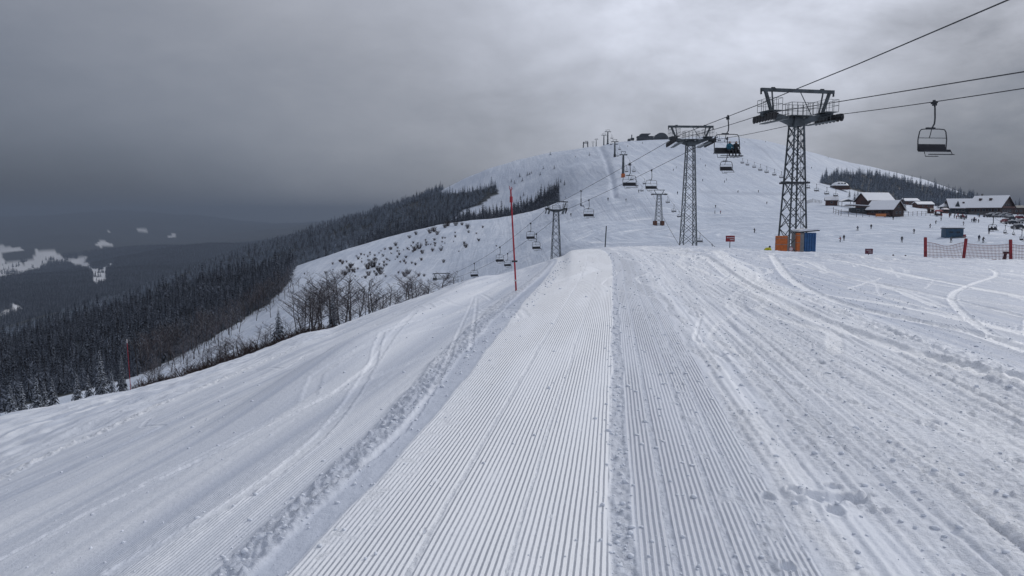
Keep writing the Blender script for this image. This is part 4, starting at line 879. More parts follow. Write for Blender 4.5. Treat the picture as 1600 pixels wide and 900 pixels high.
# domed lift station
r, s = bld(1312, 296, 430, 0, 'oval lift station with a snow-capped dome at the edge of the right-hand wood', 'lift station')
b = MB(); b.box((0, 0, 1.6), (9.2, 5, 1.7)); b.obj('wall', r, M_WOOD)
b = MB(); b.box((0, -.2, .5), (10.4, 5.6, .5)); b.obj('deck', r, M_WOOD2)
vs = []; fs = []; N = 20
for j, (k, z) in enumerate(((1.06, 2.45), (1.0, 2.8), (.86, 3.6), (.62, 4.3), (.3, 4.7), (.02, 4.8))):
    vs += [(4.9 * k * math.cos(2 * math.pi * i / N), 2.9 * k * math.sin(2 * math.pi * i / N), z) for i in range(N)]
for j in range(5): fs += [(j * N + i, j * N + (i + 1) % N, (j + 1) * N + (i + 1) % N, (j + 1) * N + i) for i in range(N)]
fs.append(tuple(range(N))[::-1]); b = MB(); b.add(vs, fs); dm = b.obj('dome', r, M_SNOWP, smooth=True)
for k in (-1, 0, 1): b = MB(); b.box((k * 1.7 + .2, -2.25 + abs(k) * .12, 3.75), (1.15, .5, .55), rx=-.6); b.obj('dome_window', dm, M_DARKW)
# lodge
r, s = bld(1548, 335, 400, math.radians(-54), 'big lodge with a steep snowy roof and brown gable, right of the crowd', 'lodge')
gable(r, 15, 17, 4.2, 5.6, M_WOOD, 1.2, .4); windows(r, 5, -7, 7, -8.55, 2.6, 1.6, 1.3); windows(r, 4, -6, 6, 7.55, 2.2, 1.6, 1.3, 1, 'y'); windows(r, 3, -4, 4, 7.55, 5.2, 1.4, 1.2, 1, 'y')
b = MB(); b.box((8.0, 0, 3.7), (1.3, 16, .2)); b.box((8.6, 0, 4.2), (.1, 16, .8)); b.obj('balcony', r, M_WOOD2)
for x in (-4, 1): b = MB(); b.box((x, -3.6, 8.3), (1.1, 1.4, 1.3)); b.obj('dormer', r, M_WOOD)
b = MB(); b.box((-5, .8, 10.8), (.8, .8, 1.3)); b.obj('chimney', r, M_STONE)
b = MB(); b.box((0, -8.6, .9), (15, .1, 1.8)); b.obj('stone_base', r, M_STONE)
r, s = bld(1505, 334, 396, math.radians(-14), 'lower wing of the lodge with a crooked snowy roof and small dormers', 'lodge wing')
gable(r, 15, 9, 3.8, 3.9, M_DARKW, 1.1, .45)
for x, z in ((-1, 6.1), (3, 5.7)): b = MB(); b.box((x, -2.4, z), (.9, 1.2, .9)); b.obj('dormer', r, M_WOOD)
windows(r, 4, -6, 6, -4.55, 2.0, 1.5, 1.2)
b = MB(); b.poly_prism([(-6.2, -4.9, 2.4), (-4.2, -4.9, 7.0), (-2.6, -4.9, 2.4)], (0, .7, 0)); b.obj('entrance_gable', r, M_DARKW)
r, s = bld(1484, 332, 392, math.radians(-10), 'small end section of the lodge with its own snowy hipped roof', 'lodge annexe')
b = MB(); b.box((0, 0, 1.6), (8, 6, 3.2)); b.obj('wall', r, M_DARKW)
b = MB(); b.frustum((0, 0, 3.22), (9.4, 7.4), (3.2, .6), 2.3); rf = b.obj('roof', r, M_WOOD); b = MB(); b.frustum((0, 0, 3.32), (9.3, 7.3), (3.6, .9), 2.55); b.obj('roof_snow', rf, M_SNOWP)
windows(r, 2, -3, 3, -3.05, 1.7, 1.4, 1.1)
r, s = bld(1517, 333.5, 382, 0, 'orange stall banner in front of the lodge wing', 'banner')
b = MB(); b.box((0, 0, 1.2), (4.2, .2, 1.3)); b.obj('panel', r, M_LIT); b = MB(); b.box((-2, .1, .7), (.12, .12, 1.4)); b.box((2, .1, .7), (.12, .12, 1.4)); b.obj('legs', r, M_WOOD)
r, s = bld(1595, 334, 420, math.radians(8), 'row of low dark buildings at the right edge behind the car park', 'building')
b = MB(); b.box((0, 0, 1.8), (22, 6, 3.6)); b.obj('wall', r, M_WOOD); b = MB(); b.poly_prism([(-11.5, -3.6, 3.6), (-11.5, 3.6, 3.6), (-11.5, 0, 5.0)], (23, 0, 0)); rf = b.obj('roof', r, M_DARKW); windows(r, 7, -10, 10, -3.05, 1.8, 1.3, 1.1)
# small building behind the chalets
for px, pb, Yd, L, lab in ((1421, 320, 400, 8, 'small snowy hut right behind the front chalet'), (1442, 325, 392, 9, 'long market shed with a snowy roof left of the lodge')):
    r, s = bld(px, pb, Yd, .1, lab, 'hut'); gable(r, L, 4.5, 2.1, 1.1, M_WOOD2, .4, .35); windows(r, 2, -L * .35, L * .35, -2.3, 1.3, 1, .8)
# summit station
r, s = bld(1006, 217.5, 742, 0, 'flat dark summit station with a raised deck on the hilltop', 'summit station')
M_HZ = mat('summit_cladding', (.06, .07, .08), .8, 0, .25, 1)
b = MB(); b.box((1, 0, 1.7), (15, 9, 3.4)); b.obj('wall', r, M_HZ); b = MB(); b.box((0, 0, 4.6), (8, 8, 2.4)); b.obj('upper_storey', r, M_HZ)
b = MB(); b.box((1, 0, 3.6), (16, 10, .4)); b.obj('roof', r, M_HZ); b = MB(); b.box((1.5, 0, 6.1), (9, 8.4, .45)); b.obj('top_roof', r, M_HZ)
b = MB(); b.tube([(-12, 0, 0), (-12, 0, 5.6)], .5, 5); b.obj('mast', r, M_HZ); b = MB(); b.box((-11.5, 0, 1.2), (3.2, 4, 2.3)); b.obj('side_box', r, M_HZ)
b = MB(); windows(r, 5, -6, 8, -4.55, 1.9, 1.8, 1.2)
r, s = bld(1032, 217, 735, 0, 'dark arched hangar beside the summit station, half behind the second tower', 'hangar')
N = 12; vs = [(6.8 * math.cos(math.pi * i / N), y, 6.2 * math.sin(math.pi * i / N)) for y in (-5, 5) for i in range(N + 1)]
fs = [(i, i + 1, N + 2 + i, N + 1 + i) for i in range(N)] + [tuple(range(N + 1))[::-1], tuple(range(N + 1, 2 * N + 2))]
b = MB(); b.add(vs, fs); b.obj('arched_roof', r, M_HZ); b = MB(); b.box((2, -5.1, 1.3), (4, .2, 2.6)); b.obj('door', r, M_STEELD)
r, s = bld(983, 217.8, 742, 0, 'dark round boulder or tank on the hilltop left of the summit station', 'tank')
b = MB(); b.tube([(0, 0, 0), (0, 0, .8), (0, 0, 1.9), (0, 0, 2.6)], [1.4, 1.7, 1.5, .6], 9); b.obj('tank_body', r, M_HZ, smooth=True)
# small top station left on the skyline
r, s = bld(915, 230, 735, 0, 'open frame of the top lift terminal on the left skyline', 'lift terminal')
for x in (-2.3, 2.3): b = MB(); b.tube([(x, 0, 0), (x * .8, 0, 5.6)], .55, 5); b.obj('column', r, M_HZ)
b = MB(); b.box((0, 0, 4.6), (5.4, 2, .8)); b.box((.8, 0, 6.2), (3.5, .6, .4)); b.obj('head_frame', r, M_HZ)
# blue booth
r, s = bld(1487.5, 370.5, 168, math.radians(-6), 'dark blue booth with a thick snow cap standing alone on the piste', 'booth')
M_BOOTH = mat('deep_blue_boards', (.022, .07, .13), .5, 0, .3, 3)
b = MB(); b.box((0, 0, 1.1), (3.8, 2.2, 2.15)); b.obj('wall', r, M_BOOTH); b = MB(); b.box((0, 0, 2.3), (4.1, 2.5, .2)); rf = b.obj('roof', r, M_DARKW); b = MB(); b.frustum((0, 0, 2.405), (4.0, 2.4), (3.5, 1.9), .3); b.obj('roof_snow', rf, M_SNOWP)
windows(r, 2, -1.5, 1.5, -1.12, 1.45, 1.0, .5, fm=M_BOOTH); b = MB(); b.box((.9, -1.6, .35), (2.6, .8, .12), ry=-.12); b.obj('ramp', r, M_STEEL); b = MB(); b.box((2.3, -.4, .5), (.6, .8, .8)); b.obj('red_box', r, M_REDP)
# timber fences round the chalets
def rail_fence(pts, lab, hh=1.6, step=2.2, mm=M_WOOD, name='wooden_fence', nr=2):
    W3 = [P(*p) for p in pts]
    W3 = [hit(p[0], p[1], 150) for p in pts]
    r = empty(name, W3[0], 0, lab, 'fence'); o = W3[0]
    for a, b2 in zip(W3[:-1], W3[1:]):
        n = max(1, int((b2 - a).length / step))
        for k in range(n): p = a.lerp(b2, k / n) - o; p.z = gz1(p.x + o.x, p.y + o.y) - o.z; s = MB(); s.tube([p + Vector((0, 0, -.3)), p + Vector((0, 0, hh * (1.35 if k == 0 else 1)))], .09, 5); s.obj('post', r, mm)
        for q_ in range(nr): z = Vector((0, 0, hh * (.45 + .45 * q_))); s = MB(); s.tube([a - o + z, b2 - o + z], .05, 4); s.obj('rail', r, mm)
rail_fence([(1302, 333, 322), (1314, 337, 318), (1338, 339, 312), (1368, 339, 312)], 'curved post fence in front of the long low building', 2.0, 2.6)
rail_fence([(1382, 339, 312), (1412, 338.5, 314), (1460, 336, 330)], 'post fence running right from the front chalet towards the crowd', 2.0, 3.0)
rail_fence([(1258, 319, 350), (1270, 316, 356), (1285, 318, 352)], 'grey brushwood fence left of the small brown hut', 1.6, 1.2, M_STONE)
r = empty('fence_banner', P(1375, 338, 311), 0, 'orange banner on the fence below the front chalet', 'banner'); r.location = hit(1375, 339.5, 150); r.location.y -= .5
b = MB(); b.box((0, -.15, .9), (4.2, .08, 1.1)); b.obj('panel', r, M_LIT); b = MB(); b.box((-1.9, 0, .7), (.12, .12, 1.5)); b.box((1.9, 0, .7), (.12, .12, 1.5)); b.obj('legs', r, M_WOOD)
# market stalls near the crowd
for k, (px, pb, Yd, m_, lab) in enumerate(((1466, 336, 345, M_REDP, 'red topped stall at the left edge of the crowd'), (1476, 333, 360, M_WHITE, 'pale stall behind the red one'), (1454, 333, 362, M_WOOD, 'brown snow-topped stall nearest the market shed'))):
    r, s = bld(px, pb, Yd, .2 * k, lab, 'stall')
    for x in (-1.3, 1.3): b = MB(); b.box((x, 0, 1), (.14, 1.6, 2.0)); b.obj('side', r, M_WOOD)
    b = MB(); b.box((0, -.6, .5), (2.5, .5, .95)); b.obj('counter', r, M_WOOD2); b = MB(); b.frustum((0, 0, 2.02), (3.3, 2.4), (2.2, .4), .8); b.obj('canopy', r, m_)
# ================================================================ cars
def make_car():
    r = empty('parked_car')
    b = MB(); prof = [(-2.1, .35), (-2.15, .75), (-1.9, .95), (-1.2, 1.0), (-.75, 1.42), (.9, 1.45), (1.5, .98), (2.05, .9), (2.15, .55), (2.05, .32)]
    b.poly_prism([(x, -.85, z) for x, z in prof], (0, 1.7, 0)); b.obj('body', r, M_CARD)
    for s in (-1, 1): g_ = MB(); g_.poly_prism([(-1.1, s * .86, 1.0), (-.7, s * .86, 1.36), (.85, s * .86, 1.38), (1.3, s * .86, 1.0)], (0, s * .02, 0)); g_.obj('side_window', r, M_GLASS)
    w = MB(); w.tube([(0, -.12, 0), (0, .12, 0)], .34, 12); wm = w.mesh('wheel', M_RUBBER)
    for x in (-1.35, 1.4):
        for y in (-.8, .8): link('wheel', wm, r, (x, y, .34))
    for y in (-.6, .6): b = MB(); b.box((-2.14, y, .7), (.06, .35, .15)); b.obj('headlight', r, M_WHITE)
    b = MB(); b.poly_prism([(-.8, -.7, 1.46), (.95, -.7, 1.47), (.8, -.7, 1.62), (-.6, -.7, 1.60)], (0, 1.4, 0)); b.obj('roof_snow', r, M_SNOWP)
    return r
M_CARD = mat('dark_car_paint', (.03, .035, .045), .3, .3); M_CARR = mat('dark_red_car_paint', (.15, .02, .03), .3, .3); M_CARS = mat('silver_car_paint', (.3, .31, .33), .3, .4)
car = make_car()
CARS = [(1590, 357, 200, 0, .3, 'dark car at the right edge, nearest of the parked cars'), (1580, 350.5, 215, 0, .2, 'dark car parked behind the nearest one at the right edge'), (1595, 348.5, 222, 2, .15, 'silver car parked behind the dark cars at the right edge'),
        (1571, 347.5, 225, 1, .5, 'dark red car parked at the left end of the near row'), (1578, 343.5, 240, 0, .4, 'dark car just behind the dark red one'), (1592, 342.5, 245, 1, .3, 'second red car near the right edge, behind the silver one')]
for k in range(7): CARS.append((1544 + k * 5.2, 339.5 - (k % 2) * 2.2, 300 + 12 * (k % 2), (0, 2, 2, 0, 2, 0, 2)[k], .25, ['snow-topped car, leftmost of the far row', 'silver car second in the far row', 'silver car third in the far row', 'dark car in the middle of the far row', 'silver car right of the middle in the far row', 'dark car near the right end of the far row', 'silver car at the right end of the far row'][k]))
for k, (px, pb, Yd, mi, yw, lab) in enumerate(CARS):
    c = car if k == 0 else copy_tree(car); p_ = hit(px, pb, Yd * .75); c.location = p_; c.rotation_euler = (0, 0, yw); tag(c, lab, 'car', 'cars parked by the lodge')
    bo = [x for x in c.children if x.name.startswith('body')][0]; bo.material_slots[0].link = 'OBJECT'; bo.material_slots[0].material = (M_CARD, M_CARR, M_CARS)[mi]
# ================================================================ people
def body_mesh(name, J, R_, E, m_list, zsplit):
    m = bpy.data.meshes.new(name + '_rig'); m.from_pydata(J, E, []); o = bpy.data.objects.new(name + '_rig', m); COL.objects.link(o)
    sk = o.modifiers.new('skin', 'SKIN'); sd = o.modifiers.new('sub', 'SUBSURF'); sd.levels = 1; sd.render_levels = 1
    for v, r in zip(m.skin_vertices[0].data, R_): v.radius = (r, r)
    m.skin_vertices[0].data[0].use_root = True
    dg = bpy.context.evaluated_depsgraph_get(); me = bpy.data.meshes.new_from_object(o.evaluated_get(dg)); me.name = name
    bpy.data.objects.remove(o)
    me.materials.clear()
    for x in m_list: me.materials.append(x)
    for p in me.polygons: p.material_index = zsplit(p.center); p.use_smooth = True
    return me
M_SKIN = mat('skin', (.42, .26, .2), .6); M_PANT = mat('dark_ski_trousers', (.02, .022, .03), .8, 0, .3, 8); M_HELM = mat('dark_helmet', (.02, .02, .025), .4)
JK = {k: mat(k + '_jacket', c, .75, 0, .2, 8) for k, c in {'black': (.015, .016, .02), 'navy': (.02, .03, .07), 'teal': (.015, .11, .17), 'red': (.22, .02, .03), 'grey': (.1, .1, .11), 'brown': (.05, .03, .03), 'green': (.03, .07, .05)}.items()}
# joints: 0 pelvis 1 belly 2 chest 3 neck 4 head 5 crown | 6-9 left arm | 10-13 right arm | 14-16 left leg+foot | 18.. right
def fig(pose):
    if pose == 'sit':
        J = [(0, 0, 0), (0, -.02, .22), (0, -.03, .42), (0, -.02, .55), (0, -.05, .66), (0, -.05, .76), (-.19, -.02, .46), (-.27, -.12, .22), (-.20, -.36, .14), (-.16, -.45, .13), (.19, -.02, .46), (.27, -.12, .22), (.2, -.36, .14), (.16, -.45, .13), (-.12, -.05, -.02), (-.14, -.47, .0), (-.14, -.5, -.42), (-.14, -.66, -.47), (.12, -.05, -.02), (.14, -.47, .0), (.14, -.5, -.42), (.14, -.66, -.47)]
    elif pose == 'ski':
        J = [(0, .10, .82), (0, .04, 1.0), (0, -.06, 1.24), (0, -.10, 1.38), (0, -.16, 1.50), (0, -.16, 1.60), (-.19, -.06, 1.28), (-.33, -.12, 1.03), (-.30, -.36, .95), (-.29, -.44, .95), (.19, -.06, 1.28), (.33, -.12, 1.03), (.30, -.36, .95), (.29, -.44, .95), (-.12, .08, .78), (-.16, -.12, .45), (-.16, .02, .09), (-.16, -.16, .06), (.12, .08, .78), (.16, -.12, .45), (.16, .02, .09), (.16, -.16, .06)]
    else:
        J = [(0, 0, .92), (0, 0, 1.12), (0, 0, 1.36), (0, 0, 1.50), (0, -.02, 1.61), (0, -.02, 1.72), (-.2, 0, 1.40), (-.27, .02, 1.12), (-.26, -.10, .88), (-.26, -.14, .80), (.2, 0, 1.40), (.27, .02, 1.12), (.25, -.12, .90), (.25, -.18, .83), (-.1, 0, .86), (-.12, -.06, .48), (-.13, .02, .09), (-.13, -.14, .05), (.1, 0, .86), (.13, .03, .48), (.14, .10, .09), (.14, -.06, .05)]
    R_ = [.155, .15, .165, .07, .115, .07, .085, .065, .05, .045, .085, .065, .05, .045, .105, .078, .06, .05, .105, .078, .06, .05]
    E = [(0, 1), (1, 2), (2, 3), (3, 4), (4, 5), (2, 6), (6, 7), (7, 8), (8, 9), (2, 10), (10, 11), (11, 12), (12, 13), (0, 14), (14, 15), (15, 16), (16, 17), (0, 18), (18, 19), (19, 20), (20, 21)]
    return J, R_, E
def split(pose):
    J, _, _ = fig(pose); zh = J[3][2] + .04; zp = J[0][2] + .08
    def f(c):
        if c.z > J[4][2] + .02: return 2
        if c.z > zh: return 3 if c.y < J[4][1] - .05 else 2
        if pose == 'sit': return 0 if (c.z > .08 and (c.y > -.30 or abs(c.x) > .15)) else 1
        return 0 if c.z > zp or abs(c.x) > .235 else 1
    return f
PM = {p: body_mesh('person_' + p, *fig(p), [JK['black'], M_PANT, M_HELM, M_SKIN], split(p)) for p in ('stand', 'ski', 'sit')}
def person(pose, loc, yaw, jk, label, group=None, sc=1.0, ski=False):
    o = link('person', PM[pose], None, loc, yaw, sc); o.material_slots[0].link = 'OBJECT'; o.material_slots[0].material = JK[jk]
    tag(o, label, 'person', group)
    if ski:
        for s in (-1, 1):
            b = MB()
            if pose == 'sit': b.box((s * .14, -.62, -.56), (.09, 1.55, .03)); b.tube([(s * .14, -1.38, -.56), (s * .14, -1.5, -.50)], .03, 4)
            else: b.box((s * .16, -.08, .015), (.09, 1.65, .03)); b.tube([(s * .16, -.88, .02), (s * .16, -1.0, .09)], .03, 4)
            b.obj('ski', o, M_STEELD)
    return o
# two riders on the big chair
zb_ = -1.35 - 1.42; cp = CH_BIG.location
for x, jk, lab in ((.16, 'teal', 'seated rider in a teal jacket, left of the pair on the chair'), (.66, 'black', 'seated rider in a black jacket on the occupied chair, right of the pair')):
    person('sit', cp + Vector((x * 1.2, -.18 * 1.2, (zb_ + .14) * 1.2)), 0, jk, lab, None, 1.16, True)
cv = CH_V.location; sv = CH_V.scale[0]
for x, jk, l in ((-.35, 'black', 'left of two tiny skiers on the chair in front of the parked cars'), (.4, 'navy', 'right of two tiny skiers on the chair in front of the parked cars')):
    person('sit', cv + Vector((x * sv, -.2 * sv, -2.72 * sv)), 0, jk, l, None, 1.0)
PE = [(1098, 283), (1132, 285), (1135, 282), (1153, 301), (1185, 301), (1198, 319), (1118, 325), (1117, 334), (1125.5, 334), (1179, 364), (1094, 250), (1102, 260), (1115, 241), (1164, 223), (1196, 222.5), (1294, 247), (1268, 263), (1085, 261), (1340, 360), (1361, 358), (1395.5, 344), (1409, 379), (1428, 365), (1453, 356), (1462, 350), (1470.5, 345), (1505.6, 352), (1508.6, 343), (1502, 342), (1518, 347), (1523, 345), (1529, 348), (1529.5, 377), (1536, 379), (1318.5, 376), (1313, 378), (884, 310), (892, 338), (978, 315), (950, 314), (998, 301), (1058.6, 304), (1052, 267), (1056.6, 263), (981, 229), (1004, 224.5), (882, 289), (899, 246), (1396, 397), (1418, 398), (1486, 379), (1545, 366), (1600, 339), (1590, 338)]
SIDE = {0: 'left', 1: 'right'}
def where(px, py):
    if px < 905: return 'on the slope around the small lattice tower'
    if px < 1040 and py < 235: return 'on the hilltop near the summit station'
    if px < 1066: return 'on the hill between the far pylons and the second tower'
    if py < 290 and px < 1240: return 'high on the hill between the two big towers'
    if py < 345 and px < 1240: return 'on the middle slope between the two big towers'
    if px < 1240: return 'on the lower slope left of the nearest tower'
    if py < 270: return 'on the hill shoulder right of the nearest tower'
    if px < 1330 and py > 370: return 'on the piste right of the blue shed'
    if py > 372: return 'on the near piste below the chalets and booth'
    if px < 1440: return 'on the open piste in front of the chalets'
    return 'on the snow near the crowd by the lodge'
rr = random.Random(5); cols = list(JK)
for k, (px, py) in enumerate(PE):
    y0 = 95 if py > 390 else 110; p_ = hit(px, py, y0)
    if py > 390:                                        # only heads show above the crest
        for Yt in range(56, 120):
            u_ = ray(px, 396)[0]; z_ = gz1(u_ * Yt, Yt)
            if proj(u_ * Yt, Yt, z_ + 1.65)[1] > 394: p_ = Vector((u_ * Yt, Yt, z_)); break
    jk = rr.choices(cols, [6, 3, .3, .6, 1, 1, .4])[0]; pose = rr.choice(['ski', 'stand', 'ski'])
    person(pose, p_, rr.uniform(-2.5, 2.5), jk, '%s in %s ski clothes %s' % ('person' if pose == 'stand' else 'skier', jk, where(px, py)), 'small %s figures %s' % (jk, where(px, py)), .92, pose == 'ski' and p_.y < 260)
for k in range(34):
    if k < 20: px, py = rr.uniform(1478, 1512), rr.uniform(337, 344)
    elif k < 28: px, py = rr.uniform(1462, 1484), rr.uniform(334, 341)
    else: px, py = rr.uniform(1512, 1546), rr.uniform(337, 348)
    jk = rr.choices(cols, [6, 3, .5, 2, 2, 1, .4])[0]; p_ = hit(px, py, 150)
    zone = 'standing in the crowd before the lodge' if k < 20 else ('among the stalls left of the lodge' if k < 28 else 'walking between crowd and parked cars')
    person('stand', p_, rr.uniform(-3, 3), jk, 'person in %s jacket %s' % (jk, zone), 'people in %s %s' % (jk, zone), .95)
# ================================================================ trees
def snowy_mat(name, dark, snow_amt, snowc=(.70, .73, .79), scale=2.0, hi=.62):
    m = bpy.data.materials.new(name); m.use_nodes = True; t = m.node_tree; b = t.nodes['Principled BSDF']; g = G(t)
    geo = g.n('ShaderNodeNewGeometry'); co = g.n('ShaderNodeTexCoord').outputs['Object']; s = g.n('ShaderNodeSeparateXYZ'); g.put(s.inputs[0], geo.outputs['Normal'])
    up = g.m('ABSOLUTE', s.outputs[2]); nz = g.noise(co, scale, 3, .7)
    oi = g.n('ShaderNodeObjectInfo').outputs['Random']
    c = g.mix(g.noise(co, scale * 2.3, 2, .6), tuple(k * .6 for k in dark), tuple(k * 1.5 for k in dark))
    c = g.mix(g.m('MULTIPLY', g.m('POWER', oi, 2.0), .8), c, (dark[0] * 2.6, dark[1] * 2.1, dark[2] * 1.9))
    f = g.m('MULTIPLY', g.ss(nz, hi - .12, hi + .05), g.ss(up, .25, .75)); f = g.m('MULTIPLY', f, snow_amt, clamp=True)
    g.put(b.inputs['Base Color'], g.mix(f, c, snowc)); b.inputs['Roughness'].default_value = .9; b.inputs['Specular IOR Level'].default_value = .1
    return m
M_SPR = snowy_mat('spruce_needles', (.004, .006, .010), .34, (.42, .48, .60), scale=1.1, hi=.50)
M_SPRH = snowy_mat('frosted_spruce_needles', (.032, .043, .060), .50, (.42, .50, .62), scale=.9, hi=.47)
M_SPRS = snowy_mat('snow_laden_needles', (.010, .014, .018), .85, (.55, .60, .69), scale=3.5, hi=.535)
M_BARK = mat('dark_bark', (.035, .028, .027), .9, 0, .3, 4)
M_TWIG = snowy_mat('bare_twigs', (.034, .030, .034), .30, scale=1.5, hi=.5)
M_BRUSH = snowy_mat('brown_brush', (.030, .023, .022), .28, scale=1.5, hi=.6)
def spruce_mesh(name, seed, h=12.0, rad=2.4, layers=11, spk=9, m=None, bare=.1):
    r = random.Random(seed); b = MB(); b.cur = 1; b.tube([(0, 0, 0), (0, 0, h * .5), (0, 0, h * .98)], [h * .014, h * .009, .02], 4, cap=False); b.cur = 0
    for L in range(layers):
        t = L / (layers - 1); z = h * (bare + (1 - bare) * t ** .95); rr_ = rad * (1 - t) ** .95 * r.uniform(.85, 1.1) + .12; vs = [(0, 0, z + h * .045)]; fs = []
        n = max(5, int(spk * (1 - .45 * t))); ph = r.uniform(0, 6.28)
        for k in range(n):
            a = ph + 2 * math.pi * (k + r.uniform(-.25, .25)) / n; R1 = rr_ * r.uniform(.65, 1.15); dr = R1 * r.uniform(.25, .6)
            w = .55 * math.pi / n * r.uniform(.7, 1.1); R2 = R1 * .55; i = len(vs)
            vs += [(math.cos(a - w) * R2, math.sin(a - w) * R2, z - dr * .45), (math.cos(a) * R1, math.sin(a) * R1, z - dr), (math.cos(a + w) * R2, math.sin(a + w) * R2, z - dr * .45)]
            fs += [(0, i, i + 1), (0, i + 1, i + 2)]
        b.add(vs, fs)
    return b.mesh(name, m or M_SPR, M_BARK)
SPM = [spruce_mesh('spruce', s, rad=3.3 + .35 * (s % 3), bare=.08 + .05 * (s % 2)) for s in range(4)]
SPH = [spruce_mesh('frosted_spruce', s + 20, rad=4.1, m=M_SPRH) for s in range(3)]
def spruce_fine(name, seed, h=8.5, rad=2.0, m=None):
    """separate drooping boughs, each with side shoots carrying snow"""
    r = random.Random(seed); b = MB(); z = h * .05
    while z < h * .985:
        t = z / h; R0 = rad * (1 - t) ** .8 + .08; n = int(9 - 4 * t)
        ph = r.uniform(0, 6.28)
        for k in range(n):
            a = ph + 2 * math.pi * (k + r.uniform(-.3, .3)) / n; L = R0 * r.uniform(.7, 1.12); ca, sa = math.cos(a), math.sin(a)
            pts = [(q * L, z + .10 * L * math.sin(q * 2.4) - L * .55 * q * q) for q in (0, .3, .6, .85, 1.0)]; wd = [.05, .20, .22, .14, .02]
            vs = []; fs = []
            for i, (d, zz) in enumerate(pts):
                w = wd[i] * L * r.uniform(.8, 1.2)
                for s in (-1, 0, 1): vs.append((ca * d - sa * s * w, sa * d + ca * s * w, zz + (.05 * L if s == 0 else -.07 * L * r.uniform(.4, 1.6))))
            for i in range(4):
                for s in range(2): q0 = i * 3 + s; fs.append((q0, q0 + 1, q0 + 4, q0 + 3))
            b.add(vs, fs)
            for i in (1, 2, 3):
                d, zz = pts[i]
                for s in (-1, 1):
                    l2 = L * .28 * r.uniform(.6, 1.2); a2 = a + s * .9; x0, y0 = ca * d, sa * d
                    b.add([(x0, y0, zz + .02), (x0 + math.cos(a2) * l2, y0 + math.sin(a2) * l2, zz - l2 * .45), (x0 + ca * l2 * .6, y0 + sa * l2 * .6, zz - l2 * .15)], [(0, 1, 2)])
        z += h * .045 * (1.15 - .5 * t)
    b.tube([(0, 0, h * .94), (0, 0, h * 1.03)], .03, 4)
    c = b.mesh(name, m or M_SPRS)
    t_ = MB(); t_.tube([(0, 0, -.5), (0, 0, h * .5), (0, 0, h)], [h * .016, h * .011, .02], 6); return c, t_.mesh(name + '_trunk', M_BARK)
FINE = [spruce_fine('crown', s, m=M_SPRS) for s in (3, 8, 12)]
def place_fine(px, Yd, top_py, lab, k, wide=1.0, grp=None, m=None):
    u = ray(px, 500)[0]; x = u * Yd; zb = gz1(x, Yd); zt = P(px, top_py, Yd).z; h = zt - zb; sc = h / 8.5
    o = empty('spruce_tree', (x, Yd, zb - .2), k * 2.1, lab, 'spruce', grp); o.scale = (sc * wide, sc * wide, sc)
    link('crown', FINE[k % 3][0], o); link('trunk', FINE[k % 3][1], o)
for k, (px, Yd, tp_, lab, w) in enumerate(((-22, 52, 590, 'snow-laden spruce cut by the left edge of the photo', .8), (8, 50, 592, 'snow-laden spruce first inside the left edge above the slope', .8), (26, 55, 588, 'thin snow-laden spruce second from the left edge', .7), (50, 52, 579, 'snow-laden spruce, tallest of the left edge group', .75), (75, 54, 582, 'snow-laden spruce at the right end of the left edge group', .75), (62, 58, 586, 'small snow-laden spruce squeezed inside the left edge group', .6),
                                           (114, 54, 574, 'narrow snow-laden spruce, left one of the middle pair', .7), (132, 56, 577, 'narrow snow-laden spruce, right one of the middle pair', .75), (169, 56, 572, 'single snow-laden spruce just left of the short red pole', .8),
                                           (435, 118, 480, 'dark solitary spruce among bare trees beyond the left slope edge', .95), (521, 116, 452, 'dark spruce tangled in the group of bare trees', .8), (152, 120, 540, 'frosted spruce standing alone in front of the dark wood', .7), (186, 128, 548, 'spruce behind the short red pole with thin snow on its boughs', .6))):
    place_fine(px, Yd, tp_, lab, k, w)
# ---- bare deciduous trees
def bare_mesh(seed, h=8.5, spread=.5, twigs=True, m=None):
    r = random.Random(seed); T = MB(); B = MB()
    def grow(p, d, L, rad, lev):
        n = 3; pts = [p]; q = p.copy(); dd = d.copy()
        for i in range(n): dd = (dd + Vector((r.uniform(-.16, .16), r.uniform(-.16, .16), .07))).normalized(); q = q + dd * L / n; pts.append(q.copy())
        (T if lev == 0 else B).tube(pts, [rad * (1 - .55 * i / n) for i in range(n + 1)], 5 if lev == 0 else 3, cap=False)
        if lev >= 3: return
        k = (9, 6, 5)[lev]
        for j in range(k):
            t = (.35 + .65 * j / (k - 1)) if lev == 0 else (.25 + .75 * j / (k - 1)); i = min(n - 1, int(t * n)); b0 = pts[i].lerp(pts[i + 1], t * n - i)
            a = r.uniform(0, 6.28); el = r.uniform(.35, .9) * (1.25 - spread)
            dn = (dd * el * .8 + Vector((math.cos(a), math.sin(a), r.uniform(-.1, .5))) * (.45 + spread)).normalized()
            grow(b0, dn, L * r.uniform(.32, .52) * (1.0 if lev else (1.15 - .75 * abs(t - .55))), max(.012, rad * (.42 if lev == 0 else .5)), lev + 1)
    grow(Vector((0, 0, -.3)), Vector((r.uniform(-.08, .08), r.uniform(-.08, .08), 1)), h * .72, h * .012, 0)
    return T.mesh('trunk', M_BARK), B.mesh('branches', m or M_TWIG)
BARE = [bare_mesh(s, spread=.35 + .12 * (s % 3)) for s in range(6)]
BUSH = []
